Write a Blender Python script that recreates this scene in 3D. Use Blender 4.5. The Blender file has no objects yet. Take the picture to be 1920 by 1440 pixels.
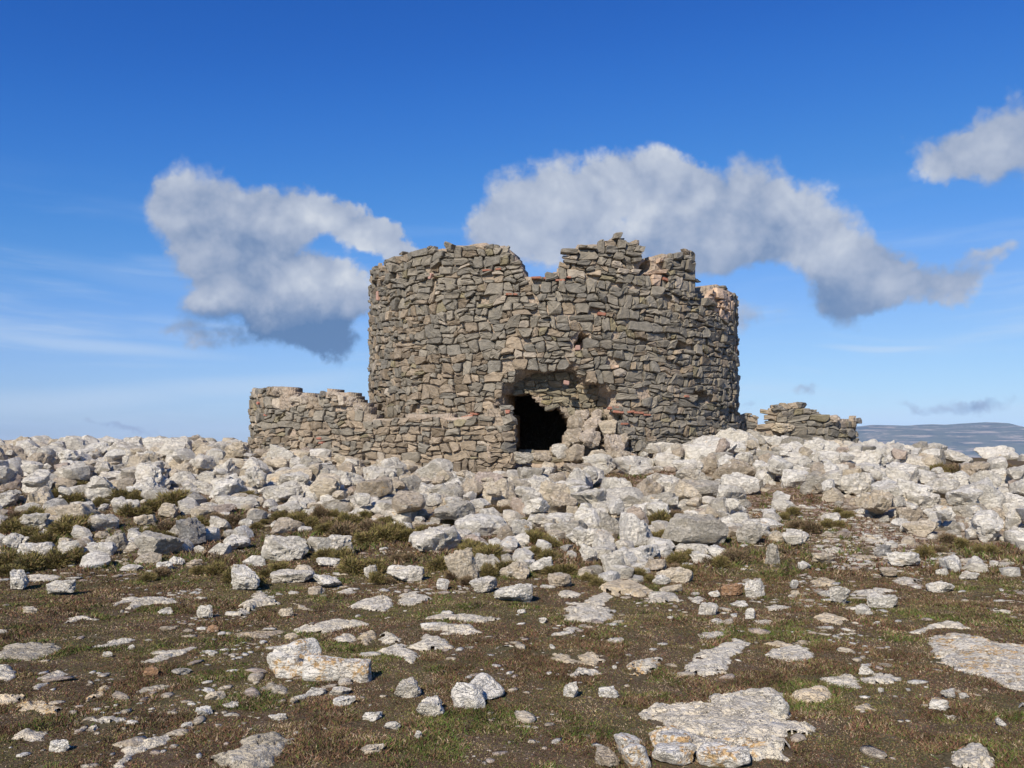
import bpy, bmesh, math, random
import numpy as np
from mathutils import Vector

random.seed(7)
RNG = np.random.default_rng(7)
scene = bpy.context.scene
COL = scene.collection
R_ = math.radians

# ------------------------------------------------------------------ camera, world, sun, exposure
F = 1663.0            # focal length in photo pixels (photo 1920 x 1440)
CAMZ = 1.62
HORIZON = 836.0
PITCH = math.atan((HORIZON - 720.0) / F)
cam_data = bpy.data.cameras.new('camera')
cam_data.sensor_width = 36.0
cam_data.lens = 36.0 * F / 1920.0
cam_data.clip_start = 0.05
cam_data.clip_end = 40000.0
cam = bpy.data.objects.new('camera', cam_data)
cam.location = (0, 0, CAMZ)
cam.rotation_euler = (math.pi / 2 + PITCH, 0, 0)
COL.objects.link(cam)
scene.camera = cam

SUN_EL, SUN_AZ = 37.0, -24.0     # azimuth of the sun measured from straight behind the camera, minus = to its left
sx = math.sin(R_(SUN_AZ)) * math.cos(R_(SUN_EL))
sy = -math.cos(R_(SUN_AZ)) * math.cos(R_(SUN_EL))
sz = math.sin(R_(SUN_EL))
SUN_DIR = Vector((sx, sy, sz))
sun_data = bpy.data.lights.new('sun', 'SUN')
sun_data.energy = 5.0
sun_data.angle = R_(0.53)
sun_data.color = (1.0, 0.925, 0.815)
sun = bpy.data.objects.new('sun', sun_data)
sun.rotation_euler = SUN_DIR.to_track_quat('Z', 'Y').to_euler()
sun.location = (-20, -40, 40)
COL.objects.link(sun)

scene.view_settings.view_transform = 'Standard'
scene.view_settings.look = 'None'
scene.view_settings.exposure = 0.0
scene.view_settings.gamma = 1.0
scene.view_settings.use_curve_mapping = False
scene.render.engine = 'CYCLES'
scene.cycles.use_denoising = True
scene.cycles.max_bounces = 6
scene.cycles.diffuse_bounces = 3
scene.cycles.volume_bounces = 0
scene.cycles.use_adaptive_sampling = True
scene.cycles.adaptive_threshold = 0.01


class NT:
    """small helper to write node trees"""
    def __init__(self, tree):
        self.t = tree
        tree.nodes.clear()

    def n(self, kind, **kw):
        nd = self.t.nodes.new(kind)
        for k, v in kw.items():
            setattr(nd, k, v)
        return nd

    def put(self, sock, val):
        if val is None:
            return
        if isinstance(val, bpy.types.NodeSocket):
            self.t.links.new(val, sock)
        elif isinstance(val, (tuple, list)):
            v = list(val)
            if sock.type == 'RGBA' and len(v) == 3:
                v.append(1.0)
            sock.default_value = v
        else:
            sock.default_value = val

    def m(self, op, a, b=None, c=None, clamp=False):
        nd = self.n('ShaderNodeMath', operation=op, use_clamp=clamp)
        self.put(nd.inputs[0], a)
        self.put(nd.inputs[1], b)
        self.put(nd.inputs[2], c)
        return nd.outputs[0]

    def vm(self, op, a, b=None, scale=None):
        nd = self.n('ShaderNodeVectorMath', operation=op)
        self.put(nd.inputs[0], a)
        self.put(nd.inputs[1], b)
        if scale is not None:
            self.put(nd.inputs['Scale'], scale)
        return nd.outputs['Value'] if op in ('DOT_PRODUCT', 'LENGTH') else nd.outputs[0]

    def noise(self, vec, scale, detail=4, rough=0.55, out='Fac', distort=0.0, dims='3D'):
        nd = self.n('ShaderNodeTexNoise', noise_dimensions=dims)
        self.put(nd.inputs['Vector'], vec)
        nd.inputs['Scale'].default_value = scale
        nd.inputs['Detail'].default_value = detail
        nd.inputs['Roughness'].default_value = rough
        nd.inputs['Distortion'].default_value = distort
        return nd.outputs[out]

    def voro(self, vec, scale, feature='F1', out='Distance'):
        nd = self.n('ShaderNodeTexVoronoi', feature=feature)
        self.put(nd.inputs['Vector'], vec)
        nd.inputs['Scale'].default_value = scale
        return nd.outputs[out]

    def ramp(self, fac, stops, interp='LINEAR'):
        nd = self.n('ShaderNodeValToRGB')
        cr = nd.color_ramp
        cr.interpolation = interp
        while len(cr.elements) > 1:
            cr.elements.remove(cr.elements[-1])
        cr.elements[0].position = stops[0][0]
        c = stops[0][1]
        cr.elements[0].color = (c, c, c, 1) if not isinstance(c, tuple) else (*c, 1)
        for p, c in stops[1:]:
            e = cr.elements.new(p)
            e.color = (c, c, c, 1) if not isinstance(c, tuple) else (*c, 1)
        self.put(nd.inputs[0], fac)
        return nd.outputs[0]

    def mapr(self, v, a, b, c=0.0, d=1.0, smooth=True):
        nd = self.n('ShaderNodeMapRange', interpolation_type='SMOOTHSTEP' if smooth else 'LINEAR')
        for i, x in enumerate((v, a, b, c, d)):
            self.put(nd.inputs[i], x)
        return nd.outputs[0]

    def mix(self, fac, a, b, blend='MIX'):
        nd = self.n('ShaderNodeMix', data_type='RGBA', blend_type=blend)
        self.put(nd.inputs[0], fac)
        self.put(nd.inputs[6], a)
        self.put(nd.inputs[7], b)
        return nd.outputs[2]


# sky: Nishita plus clouds given by their azimuth and elevation
world = bpy.data.worlds.new("World")
scene.world = world
world.use_nodes = True
W = NT(world.node_tree)
sky = W.n('ShaderNodeTexSky', sky_type='NISHITA')
sky.sun_disc = False
sky.sun_elevation = R_(SUN_EL)
sky.sun_rotation = math.atan2(sx, sy)
sky.altitude = 300
sky.air_density = 1.0
sky.dust_density = 0.35
sky.ozone_density = 2.0
SKY_STRENGTH = 0.12
K = 1.0 / SKY_STRENGTH
tc = W.n('ShaderNodeTexCoord')
dirv = W.vm('NORMALIZE', tc.outputs['Generated'])
sep = W.n('ShaderNodeSeparateXYZ')
W.put(sep.inputs[0], dirv)
X, Y, Z = sep.outputs
az = W.m('ARCTAN2', X, Y)
el = W.m('ARCSINE', Z)
DEG = 180 / math.pi
azd = W.m('MULTIPLY', az, DEG)
eld = W.m('MULTIPLY', el, DEG)


def px_ang(u, v):
    a, b = (u - 960.0) / F, (720.0 - v) / F
    y = math.cos(PITCH) - b * math.sin(PITCH)
    z = math.sin(PITCH) + b * math.cos(PITCH)
    return math.degrees(math.atan2(a, y)), math.degrees(math.atan2(z, math.hypot(a, y)))


# (u, v, radius u, radius v, tilt in degrees, weight, brightness) of the lumps each cloud is made of
LUMPS = [
    (395, 380, 88, 66, 0, 1.0, .60), (345, 415, 60, 60, 0, .8, .50), (470, 440, 110, 66, -25, 1.0, .42), (600, 405, 105, 38, 12, 1.0, .66), (690, 430, 85, 30, 32, .9, .72), (745, 458, 60, 24, 34, .8, .70), (690, 545, 60, 34, 0, .8, .66),
    (415, 505, 66, 60, -20, .9, .38), (505, 535, 90, 52, 15, 1.2, .98), (590, 560, 80, 50, 10, 1.0, .55), (530, 608, 112, 46, 6, 1.2, -.16), (620, 628, 64, 30, 12, .9, -.22), (660, 530, 60, 34, 20, .6, .55), (545, 475, 60, 40, 0, .8, .40), (665, 545, 62, 40, 10, .8, .62),
    (352, 598, 28, 18, 20, .60, .5), (412, 640, 34, 22, 10, .62, .45),
    (905, 440, 36, 50, 20, .56, .62), (970, 420, 60, 70, 0, .6, .6), (1040, 375, 90, 66, 0, .95, .68), (1130, 400, 130, 80, 0, 1.15, .88), (1010, 460, 100, 56, 0, .9, .60),
    (1235, 345, 95, 52, 8, 1.0, .66), (1300, 400, 90, 60, 20, 1.0, .60), (1425, 345, 52, 48, 0, .85, .58), (1380, 450, 90, 60, 10, .8, .52), (1290, 480, 130, 50, 0, .9, .26),
    (1480, 430, 60, 60, 0, .8, .50), (1550, 430, 75, 62, 0, 1.0, .72), (1600, 500, 85, 60, 0, 1.0, .52), (1575, 575, 66, 52, 0, 1.1, .16), (1665, 525, 66, 46, 10, .85, .64),
    (1740, 560, 72, 38, -10, .80, .62), (1800, 530, 58, 40, -35, .80, .62), (1838, 475, 48, 22, 0, .76, .66),
    (1405, 600, 58, 32, 5, .80, .5),
    (1755, 285, 74, 34, 10, .82, .6), (1850, 245, 80, 46, -15, .84, .62), (1930, 280, 80, 60, 0, .74, .5), (1905, 370, 60, 60, 0, .34, .4),
    (1510, 738, 44, 14, -10, .7, .3), (1735, 757, 66, 11, 0, .7, .3), (1850, 738, 50, 11, 0, .7, .3), (1905, 757, 50, 14, 0, .7, .3), (1400, 757, 40, 10, 0, .6, .3),
    (230, 805, 100, 8, 2, .60, .3),
]
warp_a = W.noise(dirv, 8.0, 6, 0.62, out='Color')
warp_v = W.vm('SCALE', W.vm('SUBTRACT', warp_a, (0.5, 0.5, 0.5)), scale=7.0)
wsep = W.n('ShaderNodeSeparateXYZ')
W.put(wsep.inputs[0], warp_v)
waz = W.m('ADD', azd, wsep.outputs[0])
wel = W.m('ADD', eld, W.m('MULTIPLY', wsep.outputs[1], 0.8))


def lump_field():
    comb = W.n('ShaderNodeCombineXYZ')
    W.put(comb.inputs[0], waz)
    W.put(comb.inputs[1], wel)
    tot, sh = None, None
    for (u, v, ru, rv, tilt, w, br) in LUMPS:
        ca, ce = px_ang(u, v)
        k = DEG / F
        mp = W.n('ShaderNodeMapping', vector_type='TEXTURE')
        mp.inputs['Location'].default_value = (ca, ce, 0)
        mp.inputs['Rotation'].default_value = (0, 0, R_(-tilt))
        mp.inputs['Scale'].default_value = (ru * k * 1.85, rv * k * 1.85, 1)
        vec = comb.outputs[0]
        if sh is not None:      # keeps the node order serial, else the shader runs out of stack
            vec = W.vm('ADD', vec, W.m('MULTIPLY', sh, 1e-6))
        W.put(mp.inputs['Vector'], vec)
        ln = W.vm('LENGTH', mp.outputs[0])
        g = W.mapr(ln, 1.0, 0.0, 0.0, w)
        tot = g if tot is None else W.m('ADD', tot, g)
        sh = W.m('MULTIPLY', g, br) if sh is None else W.m('MULTIPLY_ADD', g, br, sh)
    return tot, W.m('DIVIDE', sh, W.m('MAXIMUM', tot, 1e-3))


def cloud_noise(off):
    v = W.vm('ADD', dirv, off)
    a = W.noise(v, 8.0, 5, 0.52, distort=0.2)
    return a


fld, shade = lump_field()
nz = cloud_noise((0, 0, 0))
nz_up = cloud_noise((-0.006, 0, 0.016))
vb = W.n('ShaderNodeTexVoronoi', feature='F1')
W.put(vb.inputs['Vector'], W.vm('ADD', dirv, W.vm('SCALE', warp_a, scale=0.05)))
vb.inputs['Scale'].default_value = 20.0
vb.inputs['Detail'].default_value = 3.0
vb.inputs['Roughness'].default_value = 0.55
bil = W.m('SUBTRACT', 1.0, vb.outputs['Distance'])
body = W.m('ADD', fld, W.m('ADD', W.m('MULTIPLY', W.m('SUBTRACT', nz, 0.5), 1.15), W.m('MULTIPLY', W.m('SUBTRACT', bil, 0.42), 0.55)))
dens = W.m('MULTIPLY', W.mapr(body, 0.20, 0.86), W.mapr(fld, 0.03, 0.26))
dens = W.m('MULTIPLY', dens, 0.97)
relief = W.m('SUBTRACT', nz, nz_up)                 # bright where the cloud thins towards the sun
lit = W.m('ADD', W.m('ADD', shade, 0.09), W.m('MULTIPLY', relief, 1.35))
lit = W.m('ADD', lit, W.m('MULTIPLY', W.m('SUBTRACT', nz, 0.5), 0.35))
lit = W.m('ADD', lit, W.m('MULTIPLY', W.m('SUBTRACT', bil, 0.42), 0.30))
ccol = W.ramp(lit, [(0.0, (0.115 * K, 0.215 * K, 0.41 * K)), (0.26, (0.225 * K, 0.31 * K, 0.48 * K)), (0.52, (0.39 * K, 0.455 * K, 0.59 * K)), (0.72, (0.52 * K, 0.575 * K, 0.68 * K)), (1.0, (0.76 * K, 0.79 * K, 0.83 * K))])
# thin high streaks
stv = W.n('ShaderNodeMapping')
stv.inputs['Scale'].default_value = (0.035, 0.35, 1)
cmb = W.n('ShaderNodeCombineXYZ')
W.put(cmb.inputs[0], azd)
W.put(cmb.inputs[1], W.m('ADD', eld, W.m('MULTIPLY', W.m('SUBTRACT', W.noise(dirv, 3.0, 2), .5), 3.0)))
W.put(stv.inputs['Vector'], cmb.outputs[0])
st = W.noise(stv.outputs[0], 1.0, 5, 0.6)
st = W.m('MULTIPLY', W.mapr(st, 0.45, 0.78), W.mapr(eld, 17.0, 6.0))
st = W.m('MULTIPLY', W.m('MULTIPLY', st, 0.75), W.mapr(eld, -0.6, 0.3))
# two long streaks the photo shows
for (u, v, ru, rv, tl, w) in [(150, 632, 330, 15, 2, .45), (120, 745, 360, 30, -6, .50), (450, 715, 330, 24, -4, .42), (1660, 648, 140, 7, -1, .5), (250, 500, 330, 22, 5, .10), (1650, 780, 330, 28, -2, .32)]:
    ca, ce = px_ang(u, v)
    k = DEG / F
    mp = W.n('ShaderNodeMapping', vector_type='TEXTURE')
    mp.inputs['Location'].default_value = (ca, ce, 0)
    mp.inputs['Rotation'].default_value = (0, 0, R_(-tl))
    mp.inputs['Scale'].default_value = (ru * k, rv * k * 1.3, 1)
    W.put(mp.inputs['Vector'], cmb.outputs[0])
    g = W.mapr(W.vm('LENGTH', mp.outputs[0]), 1.0, 0.1, 0.0, w)
    st = W.m('MAXIMUM', st, g)
# colour response of the deep, polarised blue
scl = W.vm('SCALE', sky.outputs[0], scale=SKY_STRENGTH)
cv = W.n('ShaderNodeRGBCurve')
for i_, pts_ in enumerate([[(.141, .0194), (.184, .036), (.267, .083), (.47, .245), (.867, .47), (1, .54)], [(.239, .122), (.306, .181), (.431, .288), (.706, .49), (1, .68)], [(.427, .503), (.525, .62), (.686, .745), (.8, .85), (1, .95)]]):
    cu = cv.mapping.curves[i_]
    cu.points[0].location = (0, 0)
    cu.points[1].location = pts_[-1]
    for p_ in pts_[:-1]:
        cu.points.new(*p_)
cv.mapping.update()
W.put(cv.inputs['Color'], scl)
skc = W.vm('SCALE', cv.outputs[0], scale=K)
skc = W.mix(st, skc, (0.60 * K, 0.73 * K, 0.90 * K))
final = W.mix(dens, skc, ccol)
world.cycles.sampling_method = 'MANUAL'
world.cycles.sample_map_resolution = 256
bg = W.n('ShaderNodeBackground')
W.put(bg.inputs[0], final)
bg.inputs[1].default_value = SKY_STRENGTH
wo = W.n('ShaderNodeOutputWorld')
world.node_tree.links.new(bg.outputs[0], wo.inputs[0])


# ------------------------------------------------------------------ maths helpers
def ray(u, v):
    a, b = (u - 960.0) / F, (720.0 - v) / F
    return np.array([a, math.cos(PITCH) - b * math.sin(PITCH), math.sin(PITCH) + b * math.cos(PITCH)])


def to_px(x, y, z):
    x, y, z = np.asarray(x, float), np.asarray(y, float), np.asarray(z, float) - CAMZ
    f = y * math.cos(PITCH) + z * math.sin(PITCH)
    up = -y * math.sin(PITCH) + z * math.cos(PITCH)
    f = np.maximum(f, 1e-3)
    return 960 + F * x / f, 720 - F * up / f


_tab = np.random.default_rng(11).random((256, 256))
_tab3 = np.random.default_rng(12).random((64, 64, 64))


def vn2(x, y, f=1.0, seed=0):
    x = np.asarray(x, float) * f + seed * 17.3
    y = np.asarray(y, float) * f + seed * 9.7
    xi, yi = np.floor(x).astype(int), np.floor(y).astype(int)
    tx, ty = x - xi, y - yi
    tx, ty = tx * tx * (3 - 2 * tx), ty * ty * (3 - 2 * ty)
    a, b = _tab[xi & 255, yi & 255], _tab[(xi + 1) & 255, yi & 255]
    c, d = _tab[xi & 255, (yi + 1) & 255], _tab[(xi + 1) & 255, (yi + 1) & 255]
    return (a * (1 - tx) + b * tx) * (1 - ty) + (c * (1 - tx) + d * tx) * ty


def fb2(x, y, f=1.0, seed=0, octs=4, g=0.5):
    s, a, t = 0, 1.0, 0
    for i in range(octs):
        s = s + a * vn2(x, y, f * 2 ** i, seed + i)
        t += a
        a *= g
    return s / t


def vn3(p, f=1.0, seed=0):
    q = p * f + seed * 7.31 + 100
    i = np.floor(q).astype(int)
    t = q - i
    t = t * t * (3 - 2 * t)
    r = 0
    for dx in (0, 1):
        for dy in (0, 1):
            for dz in (0, 1):
                w = (t[:, 0] if dx else 1 - t[:, 0]) * (t[:, 1] if dy else 1 - t[:, 1]) * (t[:, 2] if dz else 1 - t[:, 2])
                r = r + w * _tab3[(i[:, 0] + dx) & 63, (i[:, 1] + dy) & 63, (i[:, 2] + dz) & 63]
    return r


def sstep(a, b, x):
    t = np.clip((np.asarray(x, float) - a) / (b - a), 0, 1)
    return t * t * (3 - 2 * t)


def in_poly(px, py, poly):
    px, py = np.asarray(px, float), np.asarray(py, float)
    r = np.zeros(px.shape, bool)
    n = len(poly)
    for i in range(n):
        x1, y1 = poly[i]
        x2, y2 = poly[(i + 1) % n]
        if y1 == y2:
            continue
        c = ((y1 > py) != (y2 > py)) & (px < (x2 - x1) * (py - y1) / (y2 - y1) + x1)
        r ^= c
    return r


def poly_dist(px, py, poly):
    d = np.full(np.shape(px), 1e9)
    n = len(poly)
    for i in range(n):
        ax, ay = poly[i]
        bx, by = poly[(i + 1) % n]
        ex, ey = bx - ax, by - ay
        t = np.clip(((px - ax) * ex + (py - ay) * ey) / max(ex * ex + ey * ey, 1e-12), 0, 1)
        d = np.minimum(d, np.hypot(px - ax - t * ex, py - ay - t * ey))
    return d


# ------------------------------------------------------------------ terrain
def height(x, y, rough=True):
    x, y = np.asarray(x, float), np.asarray(y, float)
    h = -0.02 * sstep(0, 8, -y)
    rise = sstep(10.5, 22.5, y)
    top = 1.22 + 0.26 * sstep(1.5, 4.5, x) - 0.30 * sstep(6.5, 9.5, x) + 0.14 * sstep(-5, -10, x)
    h = h + rise * top
    h = h - 0.18 * np.exp(-((x - 3.2) / 2.2) ** 2 - ((y - 17.0) / 1.7) ** 2)
    h = h - 0.42 * np.exp(-((x + 1.2) / 3.2) ** 2 - ((y - 20.6) / 2.6) ** 2)
    h = h + 0.10 * (fb2(x, y, 0.35, 3, 3) - 0.5)
    d = np.hypot(x, y - 18)
    fall = sstep(22, 60, d) * 3.0 + sstep(40, 1500, d) * 150
    h = h - fall
    if rough:
        h = h + 0.05 * (fb2(x, y, 1.7, 5, 3) - 0.5)
    return h


def hit_ground(u, v, zoff=0.0):
    d = ray(u, v)
    t0, t = 2.5, 2.5
    prev = None
    while t < 60:
        p = np.array([0, 0, CAMZ]) + d * t
        g = float(height(p[0], p[1])) + zoff
        if p[2] <= g:
            lo, hi = prev if prev is not None else 2.0, t
            for _ in range(14):
                m = (lo + hi) / 2
                p = np.array([0, 0, CAMZ]) + d * m
                if p[2] <= float(height(p[0], p[1])) + zoff:
                    hi = m
                else:
                    lo = m
            return p
        prev = t
        t += 0.15
    return None


# how thickly rubble covers the ground, read at the place's own position
GRASSY = [[(1748, 893), (1752, 868), (1790, 853), (1860, 858), (1925, 852), (1990, 852), (1990, 892), (1900, 896), (1820, 894)],
          [(1105, 932), (1110, 893), (1180, 884), (1285, 884), (1292, 900), (1240, 905), (1230, 925), (1180, 938)]]
PATH = [(1375, 925), (1500, 915), (1545, 935), (1600, 960), (1660, 985), (1740, 1015), (1800, 1040), (1840, 1068), (1560, 1068), (1500, 1010), (1440, 985), (1380, 960)]


def rubble_density(x, y):
    u, v = to_px(x, y, height(x, y, False))
    edge = 1066 + 30 * np.sin(u / 130.0) + 22 * np.sin(u / 47.0 + 1) - 20 * np.exp(-((u - 350) / 160.0) ** 2)
    edge = edge - 35 * sstep(1380, 1500, u) * sstep(1750, 1600, u)
    dlow = sstep(0, -45, v - edge)
    dense_line = 945 + 12 * np.sin(u / 90.0) + 55 * sstep(500, 900, u) + 10 * sstep(1600, 1700, u)
    dh = sstep(25, -25, v - dense_line)
    d = dlow * (0.60 + 0.4 * dh)
    d = np.maximum(d, 0.24 * sstep(75, 5, v - edge))
    for g in GRASSY:
        d = np.where(in_poly(u, v, g), 0.04, d)
    d = np.where(in_poly(u, v, PATH), 0.10, d)
    return d


def turf_density(x, y):
    r = rubble_density(x, y)
    return np.clip(1.0 - sstep(0.70, 0.97, r), 0, 1)


# ------------------------------------------------------------------ mesh helpers
def link(o, parent=None):
    COL.objects.link(o)
    if parent is not None:
        o.parent = parent
    return o


def mesh_from(name, verts, faces, mat, tint=None, smooth=False, sharp=None):
    me = bpy.data.meshes.new(name)
    verts = np.asarray(verts, dtype=np.float32)
    me.from_pydata(verts.tolist() if len(verts) < 3 else verts, [], faces if isinstance(faces, list) else faces.tolist())
    if mat is not None:
        me.materials.append(mat)
    if smooth:
        me.polygons.foreach_set('use_smooth', [True] * len(me.polygons))
        if sharp:
            me.set_sharp_from_angle(angle=R_(sharp))
    if tint is not None:
        at = me.color_attributes.new('tint', 'FLOAT_COLOR', 'POINT')
        t = np.ones((len(verts), 4), np.float32)
        t[:, :3] = tint
        at.data.foreach_set('color', t.ravel())
    me.update()
    return me


def fast_mesh(name, verts, tris, mat, tint=None, smooth=False, k=3):
    """numpy arrays straight into a mesh; all faces have k corners"""
    me = bpy.data.meshes.new(name)
    verts = np.ascontiguousarray(verts, np.float32)
    tris = np.ascontiguousarray(tris, np.int32)
    me.vertices.add(len(verts))
    me.vertices.foreach_set('co', verts.ravel())
    me.loops.add(tris.size)
    me.loops.foreach_set('vertex_index', tris.ravel())
    me.polygons.add(len(tris))
    me.polygons.foreach_set('loop_start', np.arange(0, tris.size, k, dtype=np.int32))
    if smooth:
        me.polygons.foreach_set('use_smooth', np.ones(len(tris), bool))
    me.materials.append(mat)
    me.update(calc_edges=True)
    if tint is not None:
        at = me.color_attributes.new('tint', 'FLOAT_COLOR', 'POINT')
        t = np.ones((len(verts), 4), np.float32)
        t[:, :3] = tint
        at.data.foreach_set('color', t.ravel())
    return me


def obj(name, me, parent=None, label=None, cat=None, group=None, kind=None):
    o = bpy.data.objects.new(name, me)
    link(o, parent)
    if label:
        o['label'] = label
    if cat:
        o['category'] = cat
    if group:
        o['group'] = group
    if kind:
        o['kind'] = kind
    return o


# ------------------------------------------------------------------ materials
def new_mat(name):
    m = bpy.data.materials.new(name)
    m.use_nodes = True
    return m, NT(m.node_tree)


def finish(N, col, rough=0.9, bump=None, strength=0.5, dist=0.02, spec=0.25):
    b = N.n('ShaderNodeBsdfPrincipled')
    N.put(b.inputs['Base Color'], col)
    N.put(b.inputs['Roughness'], rough)
    b.inputs['Specular IOR Level'].default_value = spec
    if bump is not None:
        bp = N.n('ShaderNodeBump')
        N.put(bp.inputs['Height'], bump)
        bp.inputs['Strength'].default_value = strength
        bp.inputs['Distance'].default_value = dist
        N.put(b.inputs['Normal'], bp.outputs[0])
    o = N.n('ShaderNodeOutputMaterial')
    N.t.links.new(b.outputs[0], o.inputs[0])
    return b


def rock_material(name, lichen=0.0, per_object=True):
    """weathered limestone; the tint comes from the object's own colour or from the mesh attribute"""
    m, N = new_mat(name)
    geo = N.n('ShaderNodeNewGeometry')
    pos = geo.outputs['Position']
    if per_object:
        oi = N.n('ShaderNodeObjectInfo')
        tint = oi.outputs['Color']
    else:
        at = N.n('ShaderNodeAttribute', attribute_name='tint')
        tint = at.outputs['Color']
    big = N.noise(pos, 2.3, 4, 0.6)
    mid = N.noise(pos, 9.0, 5, 0.65)
    fine = N.noise(pos, 46.0, 4, 0.7)
    # grey crustose lichen and weathering, in patches
    grey = N.mapr(N.m('ADD', N.m('MULTIPLY', mid, 0.6), N.m('MULTIPLY', big, 0.5)), 0.50, 0.68)
    c = N.mix(N.m('MULTIPLY', grey, 0.62), tint, N.mix(1.0, tint, (0.74, 0.73, 0.70), 'MULTIPLY'))
    white = N.mapr(N.noise(pos, 15.0, 5, 0.7), 0.54, 0.66)
    c = N.mix(N.m('MULTIPLY', white, 0.50), c, (0.83, 0.78, 0.67))
    beige = N.mapr(N.noise(pos, 1.6, 3, 0.6), 0.50, 0.72)
    c = N.mix(N.m('MULTIPLY', beige, 0.34), c, (0.60, 0.48, 0.34))
    # dark pits and specks
    pits = N.mapr(N.voro(pos, 30.0), 0.20, 0.05)
    pits = N.m('MULTIPLY', pits, N.mapr(mid, 0.48, 0.62))
    c = N.mix(N.m('MULTIPLY', pits, 0.6), c, (0.13, 0.13, 0.12))
    speck = N.mapr(fine, 0.60, 0.72)
    c = N.mix(N.m('MULTIPLY', speck, 0.26), c, (0.20, 0.20, 0.185))
    # orange lichen
    om = N.noise(pos, 5.5, 5, 0.68)
    lo, hi = (0.60, 0.65) if lichen < 0.5 else (0.49, 0.565)
    orange = N.m('MULTIPLY', N.mapr(om, lo, hi), N.mapr(N.noise(pos, 34.0, 3), 0.40, 0.56))
    if lichen < 0.5:
        orange = N.m('MULTIPLY', orange, N.mapr(N.noise(pos, 0.9, 2), 0.50, 0.62))
    oc = N.mix(N.noise(pos, 21.0, 2), (0.62, 0.27, 0.04), (0.66, 0.46, 0.16))
    c = N.mix(N.m('MULTIPLY', orange, 0.80 if lichen else 0.55), c, oc)
    stz = N.n('ShaderNodeMapping')
    stz.inputs['Scale'].default_value = (1, 1, 3.0)
    stz.inputs['Rotation'].default_value = (0.4, 0.2, 0)
    N.put(stz.inputs['Vector'], pos)
    vein = N.noise(stz.outputs[0], 7.0, 5, 0.72, distort=0.8)
    ven = N.m('ABSOLUTE', N.m('SUBTRACT', vein, 0.5))
    seam = N.mapr(ven, 0.018, 0.0)
    c = N.mix(N.m('MULTIPLY', seam, 0.30), c, (0.17, 0.15, 0.125))
    h = N.m('ADD', N.m('MULTIPLY', mid, 1.6), N.m('ADD', N.m('MULTIPLY', fine, 0.55), N.m('MULTIPLY', vein, 1.0)))
    h = N.m('SUBTRACT', h, N.m('MULTIPLY', seam, 0.25))
    h = N.m('SUBTRACT', h, N.m('MULTIPLY', pits, 0.4))
    finish(N, c, 0.92, h, 1.0, 0.04)
    return m


def masonry_material(name):
    m, N = new_mat(name)
    geo = N.n('ShaderNodeNewGeometry')
    pos = geo.outputs['Position']
    at = N.n('ShaderNodeAttribute', attribute_name='tint')
    mid = N.noise(pos, 9.0, 5, 0.65)
    fine = N.noise(pos, 40.0, 4, 0.7)
    c = N.mix(N.mapr(mid, 0.35, 0.7), N.mix(1.0, at.outputs['Color'], (0.80, 0.80, 0.80), 'MULTIPLY'), N.mix(1.0, at.outputs['Color'], (1.18, 1.16, 1.12), 'MULTIPLY'))
    dust = N.mapr(N.noise(pos, 4.2, 4, 0.7), 0.56, 0.74)
    c = N.mix(N.m('MULTIPLY', dust, 0.34), c, (0.40, 0.34, 0.26))
    pale = N.mapr(N.noise(pos, 24.0, 3, 0.6), 0.61, 0.70)
    c = N.mix(N.m('MULTIPLY', pale, 0.38), c, (0.46, 0.43, 0.36))
    moss = N.m('MULTIPLY', N.mapr(N.noise(pos, 3.1, 3, 0.6), 0.64, 0.74), N.mapr(fine, 0.4, 0.6))
    c = N.mix(N.m('MULTIPLY', moss, 0.45), c, (0.27, 0.24, 0.10))
    dark = N.mapr(fine, 0.60, 0.74)
    c = N.mix(N.m('MULTIPLY', dark, 0.45), c, (0.06, 0.058, 0.05))
    st = N.n('ShaderNodeMapping')
    st.inputs['Scale'].default_value = (1, 1, 3.5)
    N.put(st.inputs['Vector'], pos)
    strata = N.noise(st.outputs[0], 13.0, 3, 0.6)
    h = N.m('ADD', N.m('MULTIPLY', mid, 1.1), N.m('ADD', N.m('MULTIPLY', fine, 0.40), N.m('MULTIPLY', strata, 0.6)))
    finish(N, c, 0.95, h, 0.8, 0.03, 0.15)
    return m


def mortar_material(name):
    m, N = new_mat(name)
    geo = N.n('ShaderNodeNewGeometry')
    pos = geo.outputs['Position']
    big = N.noise(pos, 1.4, 4, 0.6)
    mid = N.noise(pos, 12.0, 5, 0.65)
    c = N.mix(N.mapr(big, 0.35, 0.65), (0.33, 0.27, 0.20), (0.46, 0.36, 0.27))
    c = N.mix(N.mapr(mid, 0.52, 0.70), c, (0.50, 0.43, 0.34))
    c = N.mix(N.m('MULTIPLY', N.mapr(N.voro(pos, 17.0), 0.25, 0.10), 0.6), c, (0.22, 0.20, 0.17))
    h = N.m('ADD', mid, N.m('MULTIPLY', N.voro(pos, 13.0), 0.8))
    finish(N, c, 0.97, h, 1.0, 0.05, 0.1)
    return m


def brick_material():
    m, N = new_mat('fired_clay')
    geo = N.n('ShaderNodeNewGeometry')
    pos = geo.outputs['Position']
    at = N.n('ShaderNodeAttribute', attribute_name='tint')
    n1 = N.noise(pos, 22.0, 4, 0.65)
    c = N.mix(N.mapr(n1, 0.50, 0.72), at.outputs['Color'], (0.40, 0.28, 0.20))
    finish(N, c, 0.95, n1, 0.6, 0.02, 0.15)
    return m


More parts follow.
